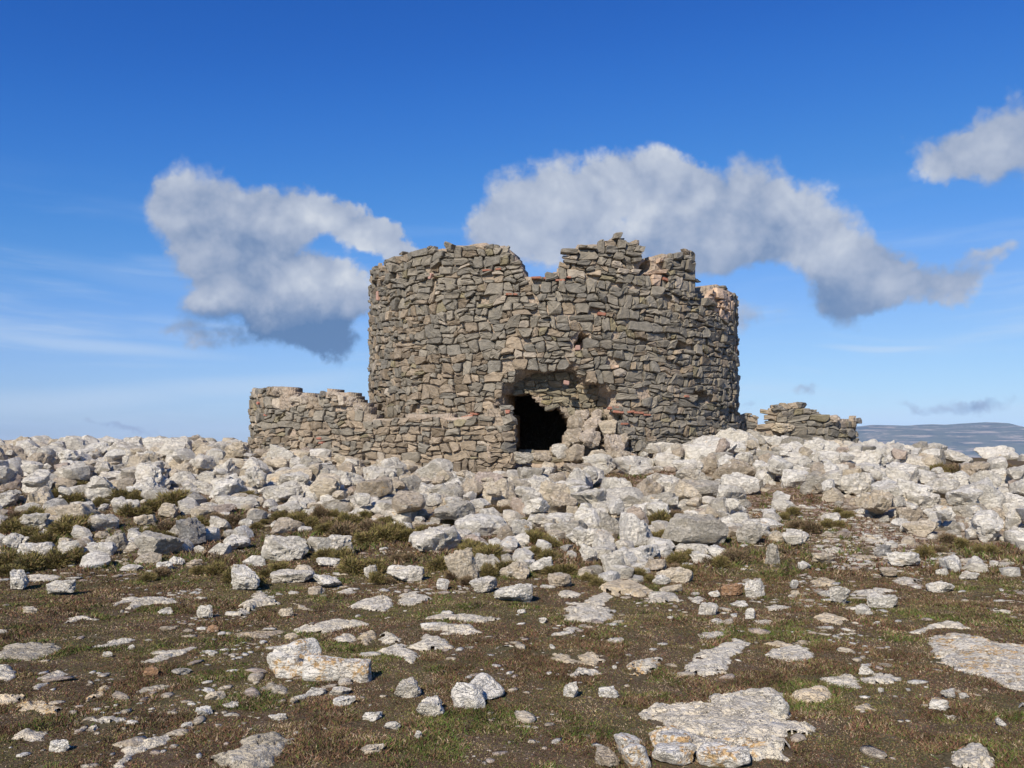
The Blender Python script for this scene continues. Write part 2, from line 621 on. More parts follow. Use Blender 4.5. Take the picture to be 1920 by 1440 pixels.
def ground_material():
    m, N = new_mat('heath_ground')
    geo = N.n('ShaderNodeNewGeometry')
    pos = geo.outputs['Position']
    at = N.n('ShaderNodeAttribute', attribute_name='tint')   # R rubble soil share, G bare path share
    sp = N.n('ShaderNodeSeparateColor')
    N.put(sp.inputs[0], at.outputs['Color'])
    a = N.noise(pos, 1.1, 5, 0.6)
    b = N.noise(pos, 5.0, 5, 0.65)
    f = N.noise(pos, 60.0, 4, 0.7)
    c = N.mix(N.mapr(a, 0.42, 0.60), (0.125, 0.086, 0.055), (0.115, 0.100, 0.048))
    c = N.mix(N.m('MULTIPLY', N.mapr(b, 0.50, 0.66), 0.7), c, (0.175, 0.130, 0.085))
    c = N.mix(N.m('MULTIPLY', N.mapr(f, 0.52, 0.68), 0.6), c, (0.27, 0.21, 0.145))
    c = N.mix(N.m('MULTIPLY', N.mapr(f, 0.46, 0.34), 0.7), c, (0.055, 0.040, 0.026))
    peb = N.mapr(N.voro(pos, 24.0), 0.27, 0.16)
    peb = N.m('MULTIPLY', peb, N.mapr(b, 0.50, 0.62))
    c = N.mix(N.m('MULTIPLY', peb, 0.75), c, (0.46, 0.39, 0.31))
    soil = N.mix(N.mapr(b, 0.36, 0.62), (0.15, 0.115, 0.075), (0.35, 0.275, 0.20))
    soil = N.mix(N.m('MULTIPLY', N.mapr(N.voro(pos, 15.0), 0.34, 0.20), 0.8), soil, (0.50, 0.43, 0.34))
    c = N.mix(sp.outputs[0], c, soil)
    bare = N.mix(N.mapr(N.noise(pos, 8.0, 4, 0.6), 0.42, 0.58), (0.20, 0.13, 0.09), (0.38, 0.27, 0.20))
    c = N.mix(N.m('MULTIPLY', sp.outputs[1], N.mapr(b, 0.40, 0.56)), c, bare)
    # far country below the hill
    pl = N.n('ShaderNodeSeparateXYZ')
    N.put(pl.inputs[0], pos)
    far = N.mapr(pl.outputs[2], -2.0, -20.0)
    c = N.mix(far, c, N.mix(N.mapr(N.noise(pos, 0.004, 5, 0.6), 0.4, 0.6), (0.07, 0.075, 0.04), (0.20, 0.16, 0.11)))
    h = N.m('ADD', N.m('MULTIPLY', f, 0.6), N.m('ADD', b, N.m('MULTIPLY', peb, 0.5)))
    finish(N, c, 0.98, h, 0.9, 0.03, 0.05)
    return m


def leaf_material(name):
    m, N = new_mat(name)
    at = N.n('ShaderNodeAttribute', attribute_name='tint')
    b = finish(N, at.outputs['Color'], 0.85, spec=0.08)
    return m


MAT_ROCK = rock_material('limestone_rock')
MAT_LICHEN = rock_material('lichen_limestone', lichen=1.0)
MAT_RUBBLE = rock_material('limestone_rubble', per_object=False)
MAT_STONE = masonry_material('masonry_stone')
MAT_MORTAR = mortar_material('lime_mortar')
MAT_BRICK = brick_material()
MAT_GROUND = ground_material()
MAT_LEAF = leaf_material('heath_leaf')
MAT_GRASS = leaf_material('grass_blade')

# ------------------------------------------------------------------ ground
fx = np.arange(-17, 17.01, 0.13)
fy = np.arange(3.2, 31.01, 0.13)
gr = lambda a, n, far: a + (far - a) * (np.linspace(0, 1, n + 1)[1:] ** 3.2)
xs = np.concatenate([-gr(17, 34, 12000)[::-1], fx, gr(17, 34, 12000)])
ys = np.concatenate([-gr(-2.6, 26, 9000)[::-1], np.arange(2.7, 3.2, 0.25), fy, gr(31, 40, 12000)])
GX, GY = np.meshgrid(xs, ys, indexing='ij')
GZ = height(GX, GY)
gv = np.stack([GX, GY, GZ], -1).reshape(-1, 3)
nx, ny = len(xs), len(ys)
ii, jj = np.meshgrid(np.arange(nx - 1), np.arange(ny - 1), indexing='ij')
q = np.stack([ii * ny + jj, (ii + 1) * ny + jj, (ii + 1) * ny + jj + 1, ii * ny + jj + 1], -1).reshape(-1, 4)
near = (np.abs(GX) < 25) & (GY > 3) & (GY < 40)
rd = np.where(near, rubble_density(GX, np.maximum(GY, 3)), np.where(np.hypot(GX, GY - 18) < 60, 0.8, 0.0))
U_, V_ = to_px(GX, np.maximum(GY, 1), GZ)
bare = np.where(near & (in_poly(U_, V_, PATH) | in_poly(U_, V_, GRASSY[1])), 1.0, 0.0)
bare = np.maximum(bare, near * 0.5 * sstep(.3, .7, rd) * sstep(.95, .7, rd))
gt = np.stack([sstep(0.70, 0.97, rd), bare, bare * 0], -1).reshape(-1, 3)
ground = obj('ground', fast_mesh('ground', gv, q, MAT_GROUND, gt, True, 4), kind='structure')
ground['label'] = 'heath hilltop of brown turf and bare stony soil'

# ------------------------------------------------------------------ far mountains
mm, N = new_mat('far_ridge')
geo = N.n('ShaderNodeNewGeometry')
spx = N.n('ShaderNodeSeparateXYZ')
N.put(spx.inputs[0], geo.outputs['Position'])
stm = N.n('ShaderNodeMapping')
stm.inputs['Scale'].default_value = (0.0022, 0.0022, 0.075)
N.put(stm.inputs['Vector'], geo.outputs['Position'])
strat = N.noise(stm.outputs[0], 1.0, 5, 0.6)
c = N.mix(N.mapr(strat, 0.49, 0.56), (0.05, 0.052, 0.038), (0.36, 0.28, 0.21))
c = N.mix(N.mapr(N.noise(geo.outputs['Position'], 0.006, 5, 0.65), 0.42, 0.6), c, (0.10, 0.10, 0.065))
finish(N, c, 1.0, spec=0.0)
prof = [(1420, 836), (1500, 822), (1560, 803), (1620, 792), (1690, 793), (1740, 790), (1790, 788), (1830, 785), (1850, 788), (1880, 796), (1925, 800), (2000, 806), (2100, 818), (2250, 836)]
mu = np.linspace(1420, 2250, 260)
mv = np.interp(mu, [p[0] for p in prof], [p[1] for p in prof])
Y0 = 8000.0
rows = 34
mvv, mf = [], []
for j in range(rows):
    t = j / (rows - 1)
    y = Y0 - 1800 + 3000 * t
    prof_t = math.sin(math.pi * min(t / 0.6, 1) * 0.5) if t < 0.6 else 1 - ((t - 0.6) / 0.4) ** 2
    xw = (mu - 960) / F * Y0
    zr = (HORIZON - mv) / F * Y0 + 155
    n1 = fb2(xw, np.full_like(xw, y), 1 / 700.0, 4, 5)
    step = np.round(prof_t * 7) / 7 * 0.45 + prof_t * 0.55
    z = -153 + zr * np.clip(step * (0.80 + 0.4 * n1 * (1 - prof_t * .55) + 0.0), 0, 1.02) + (n1 - .5) * 10
    mvv.append(np.stack([xw, np.full_like(xw, y), z], -1))
mvv = np.concatenate(mvv)
n_ = len(mu)
ii, jj = np.meshgrid(np.arange(rows - 1), np.arange(n_ - 1), indexing='ij')
q = np.stack([ii * n_ + jj, ii * n_ + jj + 1, (ii + 1) * n_ + jj + 1, (ii + 1) * n_ + jj], -1).reshape(-1, 4)
mt = obj('mountains', fast_mesh('mountains', mvv, q, mm, None, True, 4), kind='structure')
mt['label'] = 'long blue terraced mountain ridge on the horizon'

# haze: one closed box round everything
hm = bpy.data.materials.new('air_haze')
hm.use_nodes = True
HN = NT(hm.node_tree)
pv = HN.n('ShaderNodeVolumePrincipled')
pv.inputs['Color'].default_value = (0.44, 0.66, 1.0, 1)
pv.inputs['Density'].default_value = 0.000048
pv.inputs['Anisotropy'].default_value = -0.35
ho = HN.n('ShaderNodeOutputMaterial')
hm.node_tree.links.new(pv.outputs[0], ho.inputs['Volume'])
bx0, bx1 = (-12300, -9300, -152), (12300, 12300, 285)
hv = [(x, y, z) for x in (bx0[0], bx1[0]) for y in (bx0[1], bx1[1]) for z in (bx0[2] - 3, bx1[2])]
hf = [(0, 1, 3, 2), (4, 6, 7, 5), (0, 4, 5, 1), (2, 3, 7, 6), (0, 2, 6, 4), (1, 5, 7, 3)]
hz = obj('haze', mesh_from('haze', hv, hf, hm), kind='stuff')

# ------------------------------------------------------------------ walls: a curve on the ground with stones laid against a mortar core


class WallCurve:
    def __init__(self, pts, closed=False):
        pts = np.array(pts, float)
        self.p = pts
        seg = np.diff(pts, axis=0)
        self.s = np.concatenate([[0], np.cumsum(np.hypot(seg[:, 0], seg[:, 1]))])
        self.L = self.s[-1]

    def pt(self, s):
        x = np.interp(s, self.s, self.p[:, 0])
        y = np.interp(s, self.s, self.p[:, 1])
        return x, y

    def nrm(self, s):
        e = 0.08
        x0, y0 = self.pt(np.clip(np.asarray(s) - e, 0, self.L))
        x1, y1 = self.pt(np.clip(np.asarray(s) + e, 0, self.L))
        tx, ty = x1 - x0, y1 - y0
        l = np.hypot(tx, ty) + 1e-9
        return ty / l, -tx / l       # outward: to the right of travel

    def P(self, s, z, d):
        x, y = self.pt(s)
        nx_, ny_ = self.nrm(s)
        return np.stack(np.broadcast_arrays(x + nx_ * d, y + ny_ * d, z), -1)

    def from_px(self, u, v):
        d = ray(u, v)
        k = d[0] / d[1]
        f = self.p[:, 0] - k * self.p[:, 1]
        best = None
        for i in range(len(f) - 1):
            if (f[i] <= 0) != (f[i + 1] <= 0):
                t = f[i] / (f[i] - f[i + 1])
                s = self.s[i] + t * (self.s[i + 1] - self.s[i])
                y = self.p[i, 1] + t * (self.p[i + 1, 1] - self.p[i, 1])
                if best is None or y < best[1]:
                    best = (s, y)
        if best is None:
            j = int(np.argmin(np.abs(f / self.p[:, 1])))
            best = (self.s[j], self.p[j, 1])
        s, y = best
        return s, CAMZ + d[2] / d[1] * y


def smooth_curve(ctrl, step=0.12):
    c = np.array(ctrl, float)
    out = []
    n = len(c)
    for i in range(n - 1):
        p0, p1, p2, p3 = c[max(i - 1, 0)], c[i], c[i + 1], c[min(i + 2, n - 1)]
        k = max(2, int(np.hypot(*(p2 - p1)) / step))
        for j in range(k):
            t = j / k
            out.append(0.5 * ((2 * p1) + (-p0 + p2) * t + (2 * p0 - 5 * p1 + 4 * p2 - p3) * t * t + (-p0 + 3 * p1 - 3 * p2 + p3) * t ** 3))
    out.append(c[-1])
    return np.array(out)


def lay_stones(L, z0, z1, rnd, row_h=(0.20, 0.44), size=1.0):
    """courses of irregular blocks, some split again: returns polygons in (s, z)"""
    polys = []
    beds = [z0]
    while beds[-1] < z1:
        beds.append(beds[-1] + rnd.uniform(*row_h) * size)

    def bedz(i, s):
        return beds[i] + 0.13 * size * (fb2(s, i * 7.7, 0.9 / size, 21 + i, 3, 0.6) - 0.5) * 2 + 0.16 * (vn2(s, beds[i], 0.22, 31) - 0.5)

    def split(q, depth):
        q = np.array(q)
        w = (np.hypot(*(q[1] - q[0])) + np.hypot(*(q[2] - q[3]))) / 2
        h = (np.hypot(*(q[3] - q[0])) + np.hypot(*(q[2] - q[1]))) / 2
        target = size * rnd.choice([0.055, 0.085, 0.12, 0.17, 0.24])
        if w * h / size > target * 0.85 and depth < 5 or w > 3.4 * h + .05:
            t, dt = rnd.uniform(0.32, 0.68), rnd.uniform(-0.10, 0.10)
            if w > h * rnd.uniform(1.15, 2.1):
                a = q[0] + (q[1] - q[0]) * (t + dt)
                b = q[3] + (q[2] - q[3]) * (t - dt)
                split([q[0], a, b, q[3]], depth + 1)
                split([a, q[1], q[2], b], depth + 1)
            else:
                a = q[0] + (q[3] - q[0]) * (t + dt)
                b = q[1] + (q[2] - q[1]) * (t - dt)
                split([q[0], q[1], b, a], depth + 1)
                split([a, b, q[2], q[3]], depth + 1)
            return
        polys.append(q)

    for i in range(len(beds) - 1):
        s = -rnd.uniform(0, 0.4)
        rh = beds[i + 1] - beds[i]
        cuts = [(s, s)]
        while s < L + 0.2:
            s += rnd.uniform(0.20, 0.80) * size * (1.0 if rh > .28 * size else 1.15)
            cuts.append((s, s + rnd.uniform(-0.10, 0.10) * size))
        for (a, b) in zip(cuts[:-1], cuts[1:]):
            split([(a[0], bedz(i, a[0])), (b[0], bedz(i, b[0])), (b[1], bedz(i + 1, b[1])), (a[1], bedz(i + 1, a[1]))], 0)
    return polys


def stone_geometry(curve, quad, rnd, front, back, gap, base_d):
    """one irregular block from its outline on the wall: rounded face, raked sides"""
    q = np.array(quad)
    c = q.mean(0)
    w = max(np.ptp(q[:, 0]), 0.02)
    h = max(np.ptp(q[:, 1]), 0.02)
    pts = []
    for i in range(4):
        a, b = q[i], q[(i + 1) % 4]
        chop = rnd.uniform(0.04, 0.30)
        pts.append(a + (b - a) * chop)
        if rnd.random() < 0.5:
            pts.append(a + (b - a) * rnd.uniform(.45, .6) + np.array([rnd.uniform(-.05, .05) * w, rnd.uniform(-.10, .10) * h]))
        pts.append(a + (b - a) * (1 - rnd.uniform(0.02, 0.22)))
    pts = np.array(pts)
    ws = np.stack([fb2(pts[:, 0], pts[:, 1], 2.4, 301, 3, .6), fb2(pts[:, 0], pts[:, 1], 2.4, 331, 3, .6)], -1) - .5
    ws2 = np.stack([vn2(pts[:, 0], pts[:, 1], 9, 361), vn2(pts[:, 0], pts[:, 1], 9, 391)], -1) - .5
    pts = pts + ws * np.array([0.16, 0.20]) + ws2 * 0.055
    c = pts.mean(0)
    g = np.array([gap / max(w, .05), gap / max(h, .05)])
    pts = c + (pts - c) * (1 - np.clip(g, 0, .45) * rnd.uniform(.5, 1.4))
    pts = c + (pts - c) * np.random.uniform(0.90, 1.08, (len(pts), 1))
    n = len(pts)
    tilt = np.array([rnd.uniform(-.24, .24), rnd.uniform(-.15, .30)])
    k = min(0.024, 0.13 * min(w, h))
    ins = 1 - k / (0.5 * np.array([w, h])) * rnd.uniform(.5, 1.1)
    inner = c + (pts - c) * np.clip(ins, .45, .95)
    din = front + (inner - c) @ tilt + np.array([rnd.uniform(-.020, .020) for _ in range(n)])
    dout = front - k * rnd.uniform(.5, 1.0) + (pts - c) @ tilt
    ctr = c + np.array([rnd.uniform(-.26, .26) * w, rnd.uniform(-.26, .26) * h])
    S = np.concatenate([pts[:, 0], pts[:, 0], inner[:, 0], [ctr[0]]])
    Z = np.concatenate([pts[:, 1], pts[:, 1], inner[:, 1], [ctr[1]]])
    D = np.concatenate([np.full(n, -back), dout, din, [front + rnd.uniform(-.012, .030)]]) + base_d
    v = curve.P(np.clip(S, 0, curve.L), Z, D)
    # past the curve's end, step along its last direction
    f = []
    for i in range(n):
        j = (i + 1) % n
        f.append((i, j, n + j, n + i))
        f.append((n + i, n + j, 2 * n + j, 2 * n + i))
        f.append((2 * n + i, 2 * n + j, 3 * n))
    return v, f


def core_shell(curve, z0, z1, top, hole, depth_at, thick, step=0.11, seed=0, end_caps=True):
    """rough mortar body: outer and inner skins with the broken outline and openings cut out"""
    ns = int(curve.L / step) + 1
    nz_ = int((z1 - z0) / step) + 1
    s = np.linspace(0, curve.L, ns)
    z = np.linspace(z0, z1, nz_)
    S, Zg = np.meshgrid(s, z, indexing='ij')
    cs, cz = (S[:-1, :-1] + S[1:, 1:]) / 2, (Zg[:-1, :-1] + Zg[1:, 1:]) / 2
    solid = (cz < top(cs)) & ~hole(cs, cz)
    jit = (fb2(S, Zg, 3.1, seed + 60, 3) - 0.5)
    jit2 = (fb2(S, Zg, 3.1, seed + 70, 3) - 0.5)
    Sj = np.clip(S + jit * step * 0.9 * (S > 0.01) * (S < curve.L - 0.01), 0, curve.L)
    Zj = Zg + jit2 * step * 0.9
    do = -depth_at(S, Zg) + (fb2(S, Zg, 2.2, seed + 80, 4) - 0.5) * 0.07
    O = curve.P(Sj, Zj, do).reshape(-1, 3)
    I = curve.P(Sj, Zj, -thick + jit * 0.1).reshape(-1, 3)
    idx = np.arange(ns * nz_).reshape(ns, nz_)
    nO = ns * nz_
    a, b, c_, d_ = idx[:-1, :-1], idx[1:, :-1], idx[1:, 1:], idx[:-1, 1:]
    m = solid
    faces = [np.stack([a[m], b[m], c_[m], d_[m]], -1), np.stack([d_[m], c_[m], b[m], a[m]], -1) + nO]
    pad = np.pad(m, 1, constant_values=False)
    for (dx, dy, e0, e1) in ((-1, 0, d_, a), (1, 0, b, c_), (0, -1, a, b), (0, 1, c_, d_)):
        nb = pad[1 + dx:1 + dx + m.shape[0], 1 + dy:1 + dy + m.shape[1]]
        k = m & ~nb
        faces.append(np.stack([e1[k], e0[k], e0[k] + nO, e1[k] + nO], -1))
    F_ = np.concatenate(faces)
    V = np.concatenate([O, I])
    used = np.unique(F_)
    remap = np.zeros(len(V), int)
    remap[used] = np.arange(len(used))
    return V[used], remap[F_]


def collect_wall(root, stones, mat, limit, name='stone', stuff_name='small_stonework'):
    """the stones that show largest become parts, the rest one joined part"""
    def show(s):
        v = s[0]
        c = v.mean(0)
        u_, w_ = to_px(v[:, 0], v[:, 1], v[:, 2])
        if c[1] < 0.5 or s[3] <= 0.05:
            return 0
        return np.ptp(u_) * np.ptp(w_) * s[3]
    sc_ = np.array([show(s) for s in stones])
    order = np.argsort(-sc_)
    keep = [i for i in order[:limit] if sc_[i] > 60]
    ks = set(keep)
    for i in keep:
        v, f, t, _ = stones[i]
        c = v.mean(0)
        me = mesh_from(name, v - c, f, mat, np.tile(t, (len(v), 1)))
        o = obj(name, me, root)
        o.location = Vector(c) - root.location
    V, T, Fq, off = [], [], [], 0
    for i, (v, f, t, _) in enumerate(stones):
        if i in ks:
            continue
        V.append(v)
        T.append(np.tile(t, (len(v), 1)))
        for a in f:
            Fq.append(tuple(x + off for x in a))
        off += len(v)
    if V:
        V = np.concatenate(V) - np.array(root.location)
        me = mesh_from(stuff_name, V, Fq, mat, np.concatenate(T))
        o = obj(stuff_name, me, root, kind='stuff')


GREY = np.array([0.272, 0.240, 0.188])
GREY2 = np.array([0.225, 0.204, 0.166])
BROWN = np.array([0.290, 0.230, 0.162])
BEIGE = np.array([0.34, 0.275, 0.20])
PINK = np.array([0.40, 0.27, 0.20])
PALE = np.array([0.47, 0.40, 0.31])
OCHRE = np.array([0.27, 0.232, 0.148])


def stone_tint(rnd, warm):
    """warm 0..1: share of brown and beige blocks"""
    r = rnd.random()
    if r < 0.002:
        t = PINK
    elif r < 0.022 + 0.02 * warm:
        t = PALE * 0.9
    elif r < 0.065:
        t = OCHRE
    elif r < 0.065 + 0.75 * warm:
        t = BROWN * (1 - .45 * rnd.random()) + BEIGE * 0.42 * rnd.random() if rnd.random() < .7 else BEIGE * .9
    else:
        t = GREY if rnd.random() < .6 else GREY2
    return np.clip(t * rnd.uniform(0.86, 1.16), 0.02, 0.8)


def facing(curve, s):
    x, y = curve.pt(s)
    nx_, ny_ = curve.nrm(s)
    l = math.hypot(x, y)
    return float(-(nx_ * x + ny_ * y) / l)


def root_empty(name, loc, label, cat, group=None):
    o = bpy.data.objects.new(name, None)
    o.location = loc
    o.empty_display_size = 0.3
    link(o)
    o['label'] = label
    o['category'] = cat
    o['kind'] = 'thing'
    if group:
        o['group'] = group
    return o


def add_brick(root, curve, u, v, w, h, d=0.03, col=(0.42, 0.12, 0.07), rot=0.0):
    s, z = curve.from_px(u, v)
    x, y = curve.pt(s)
    k = math.hypot(x, y) / F
    w, h = w * k, h * k
    w, h = w * .9, h * .8
    bm = bmesh.new()
    bmesh.ops.create_cube(bm, size=1)
    for vv in bm.verts:
        vv.co.x *= w
        vv.co.z *= h
        vv.co.y *= 0.16
        vv.co += Vector((random.uniform(-.012, .012) * 1.0, random.uniform(-.008, .008), random.uniform(-.006, .006)))
    bmesh.ops.bevel(bm, geom=bm.edges[:], offset=min(w, h) * 0.13, segments=1, affect='EDGES')
    me = bpy.data.meshes.new('brick')
    bm.to_mesh(me)
    bm.free()
    at = me.color_attributes.new('tint', 'FLOAT_COLOR', 'POINT')
    t = np.ones((len(me.vertices), 4), np.float32)
    t[:, :3] = np.array(col) * random.uniform(.85, 1.15)
    at.data.foreach_set('color', t.ravel())
    me.materials.append(MAT_BRICK)
    o = obj('brick', me, root)
    nx_, ny_ = curve.nrm(s)
    p = curve.P(s, z, d - 0.068)
    o.location = Vector(p) - root.location
    o.rotation_euler = (0, rot, math.atan2(-ny_, -nx_) - math.pi / 2)
    return o


# ---- round tower
TC = np.array([1.20, 26.5])
TR = 5.36
th = np.linspace(-math.pi, math.pi, 361)
tower_curve = WallCurve(np.stack([TC[0] + TR * np.sin(th), TC[1] - TR * np.cos(th)], -1))
TOP_PX = [(697, 508), (702, 500), (715, 490), (740, 478), (775, 468), (820, 460), (860, 457), (900, 455), (938, 455), (946, 464), (960, 470), (966, 488), (972, 502), (975, 513), (1000, 516), (1022, 516), (1045, 506), (1056, 496), (1060, 480), (1072, 463), (1087, 453), (1130, 451), (1150, 443), (1168, 441), (1174, 450), (1199, 447), (1204, 470), (1208, 486), (1214, 482), (1226, 478), (1240, 475), (1262, 474), (1299, 474), (1305, 490), (1302, 505), (1309, 520), (1312, 574), (1328, 584), (1332, 536), (1350, 533), (1366, 536), (1370, 540)]
tp = sorted(tower_curve.from_px(u, v) for u, v in TOP_PX)
tp = [(0, 6.1), (tp[0][0] - 2.0, 6.3), (tp[0][0] - .5, 6.38)] + tp + [(tp[-1][0] + 1.0, 6.0), (tower_curve.L, 6.1)]
tps, tpz = np.array([p[0] for p in tp]), np.array([p[1] for p in tp])


def tower_top(s):
    return np.interp(s, tps, tpz) - 0.05


def sz_poly(curve, pts):
    return [curve.from_px(u, v) for u, v in pts]


BREACH = sz_poly(tower_curve, [(937, 772), (936, 745), (944, 722), (962, 706), (985, 693), (1012, 686), (1045, 686), (1076, 688), (1096, 700), (1104, 716), (1132, 712), (1142, 728), (1158, 738), (1162, 762), (1150, 775), (1172, 780), (1176, 800), (1172, 842), (1130, 880), (958, 880), (962, 846), (958, 800), (954, 785)])
DOORHOLE = sz_poly(tower_curve, [(926, 772), (928, 738), (961, 738), (972, 730), (988, 733), (996, 747), (1006, 752), (1027, 766), (1048, 760), (1056, 774), (1066, 780), (1078, 795), (1074, 806), (1066, 816), (1064, 832), (1036, 836), (1030, 848), (940, 850), (946, 800), (945, 780)])
HOLES = [sz_poly(tower_curve, p) for p in (
    [(802, 499), (820, 500), (815, 513), (803, 512)],
    [(1292, 733), (1318, 733), (1332, 752), (1294, 757)],
    [(1084, 640), (1094, 622), (1102, 632), (1096, 652), (1084, 656)],
    [(1208, 490), (1222, 492), (1222, 506), (1208, 512)],
    [(1075, 752), (1140, 750), (1146, 760), (1080, 763)],
    [(1260, 637), (1282, 640), (1290, 652), (1262, 650)],
)]
# where the face has fallen and pale mortar shows
SCARS = [sz_poly(tower_curve, p) for p in (
    [(1208, 480), (1240, 476), (1243, 500), (1255, 520), (1232, 528), (1206, 516)],
    [(1330, 540), (1372, 540), (1373, 592), (1350, 600), (1332, 575)],
    [(1044, 700), (1072, 702), (1074, 722), (1058, 728), (1046, 716)],
    [(805, 513), (818, 513), (816, 540), (806, 540)],
    [(1076, 630), (1092, 632), (1092, 655), (1076, 655)],
    [(1135, 676), (1165, 680), (1168, 700), (1140, 690)],
)]
REC = 0.58


def depth_tower(S, Z):
    S, Z = np.asarray(S), np.asarray(Z)
    d = np.full(S.shape, 0.085)
    ind = in_poly(S, Z, BREACH)
    dist = poly_dist(S, Z, BREACH)
    d = np.where(ind, 0.06 + REC * sstep(-0.04, 0.08, dist), d)
    for h in HOLES:
        ih = in_poly(S, Z, h)
        d = np.where(ih, 0.85, d)
    return d


def u_turret(c):
    return bool(in_poly(c[0], c[1], SCARS[1]))


rnd = random.Random(3)
np.random.seed(5)
tower = root_empty('round_tower', (TC[0], TC[1], 1.0), 'ruined round tower of grey rubble masonry with notched top and collapsed gateway', 'tower')
v, f = core_shell(tower_curve, 0.6, 7.3, tower_top, lambda s, z: in_poly(s, z, DOORHOLE), depth_tower, 1.55, 0.10, 1)
obj('mortar_core', fast_mesh('mortar_core', v - np.array(tower.location), f, MAT_MORTAR, None, False, 4), tower)
# the vault that keeps the gate chamber dark
bm = bmesh.new()
bmesh.ops.create_uvsphere(bm, u_segments=32, v_segments=12, radius=1.0)
for vv in list(bm.verts):
    vv.co = Vector((vv.co.x * (TR - 1.4), vv.co.y * (TR - 1.4), 0.15 + 1.3 * abs(vv.co.z) if vv.co.z > -0.02 else vv.co.z))
bmesh.ops.delete(bm, geom=[v_ for v_ in bm.verts if v_.co.z < -0.02], context='VERTS')
bmesh.ops.solidify(bm, geom=bm.faces[:], thickness=0.35)
me = bpy.data.meshes.new('vault')
bm.to_mesh(me)
bm.free()
me.materials.append(MAT_MORTAR)
vt = obj('vault', me, tower)
vt.location = (0, 0, 2.9)

stones = []
half = tower_curve.L / 2
for q_ in lay_stones(tower_curve.L, 0.55, 7.2, rnd, (0.17, 0.42), 0.84):
    c = q_.mean(0)
    if not (0.1 < c[0] < tower_curve.L - 0.1) or c[1] > float(tower_top(c[0])) - rnd.uniform(-0.07, 0.07):
        continue
    if q_[:, 1].max() > float(tower_top(c[0])) + 0.16:
        continue
    pin = bool(in_poly(c[0] + rnd.uniform(-.07, .07), c[1] + rnd.uniform(-.09, .03), BREACH)) and not (poly_dist(c[0], c[1], BREACH) < .06 and rnd.random() < .4)
    if pin or any(in_poly(c[0], c[1], h) or poly_dist(c[0], c[1], h) < 0.06 for h in HOLES):
        continue
    sc = any(in_poly(c[0], c[1], h) for h in SCARS)
    if sc and rnd.random() < (0.05 if u_turret(c) else 0.45):
        continue
    if rnd.random() < 0.025:
        continue
    u, w = to_px(*tower_curve.P(c[0], c[1], 0))
    warm = 0.18 + 0.50 * float(sstep(1080, 760, u)) * float(sstep(520, 700, w)) + 0.16 * float(sstep(780, 840, w))
    t = stone_tint(rnd, warm)
    if sc:
        t = PALE * np.array([1.25, 1.08, 1.0]) * rnd.uniform(.92, 1.15)
    front = rnd.uniform(-0.02, 0.075) + (0.045 if rnd.random() < .12 else 0)
    v, f = stone_geometry(tower_curve, q_, rnd, front, 0.10, 0.022, 0.0)
    stones.append((v, f, t, max(0.0, facing(tower_curve, c[0]))))
# recessed inner masonry seen through the breach
bs = [p[0] for p in BREACH]
bz = [p[1] for p in BREACH]
for q_ in lay_stones(max(bs) - min(bs) + 1, min(bz) - .2, max(bz) + .2, rnd, (0.14, 0.26), 0.75):
    q_ = q_ + np.array([min(bs) - 0.5, 0])
    c = q_.mean(0)
    if not in_poly(c[0], c[1], BREACH) or poly_dist(c[0], c[1], BREACH) < 0.08:
        continue
    if in_poly(c[0], c[1], DOORHOLE) or any(in_poly(c[0], c[1], h) for h in SCARS[2:3]):
        continue
    u, w = to_px(*tower_curve.P(c[0], c[1], 0))
    t = stone_tint(rnd, 0.25) * np.array([1.0, .98, .88])
    if u > 1062 and w > 786:
        t = (PALE if rnd.random() < .5 else BEIGE) * rnd.uniform(.85, 1.1)
    v, f = stone_geometry(tower_curve, q_, rnd, rnd.uniform(-.02, .09) + (.22 * rnd.random() if u > 1062 and w > 770 else 0), 0.16, 0.02, -REC - 0.02)
    stones.append((v, f, t, 1.0))
collect_wall(tower, stones, MAT_STONE, 300)
for (u, v, w, h, r) in [(1006, 521, 20, 5, 0), (1028, 522, 18, 5, 0), (1050, 526, 20, 4, 0), (1064, 520, 14, 4, .1), (915, 507, 22, 4, 0), (936, 505, 12, 4, 0), (808, 518, 8, 14, .3), (710, 555, 9, 22, .1),
                        (1152, 765, 26, 7, -.05), (1158, 772, 24, 6, .1), (1196, 774, 22, 5, .05), (1182, 772, 14, 5, -.1), (1212, 778, 16, 4, 0), (1286, 743, 12, 5, 0), (960, 552, 26, 4, .05), (1083, 652, 10, 12, 0), (1128, 589, 16, 7, .1),
                        (878, 781, 26, 5, -.15), (890, 776, 18, 4, .1), (1170, 795, 16, 5, 0), (1062, 718, 12, 10, .2), (1246, 524, 12, 6, .2)]:
    pinkish = h > 9
    add_brick(tower, tower_curve, u, v, w, h, 0.05 if v < 700 or u > 1120 else 0.06, (0.46, 0.28, 0.22) if pinkish else (0.36, 0.155, 0.10), r)

# ---- low ring wall on the left, meeting the gate jamb
left_curve = WallCurve(smooth_curve([(-7.0, 29.4), (-7.55, 27.8), (-7.62, 26.2), (-7.25, 24.9), (-6.25, 23.75), (-4.8, 22.8), (-3.2, 21.95), (-1.6, 21.3), (-0.7, 21.0), (-0.03, 20.80), (0.03, 21.0)]))
lt = [(474, 731), (490, 726), (505, 728), (520, 726), (536, 729), (540, 743), (555, 744), (564, 738), (578, 741), (583, 754), (590, 762), (595, 758), (598, 736), (612, 731), (640, 733), (654, 741), (662, 754), (676, 760), (681, 776), (690, 781), (730, 781), (780, 779), (830, 778), (880, 782), (920, 776), (945, 768), (958, 768)]
lp = sorted(left_curve.from_px(u, v) for u, v in lt)
lp = [(0, 2.3), (lp[0][0] - 1.2, 2.7), (lp[0][0] - .3, lp[0][1])] + lp + [(left_curve.L + .01, lp[-1][1])]
lps, lpz = np.array([p[0] for p in lp]), np.array([p[1] for p in lp])
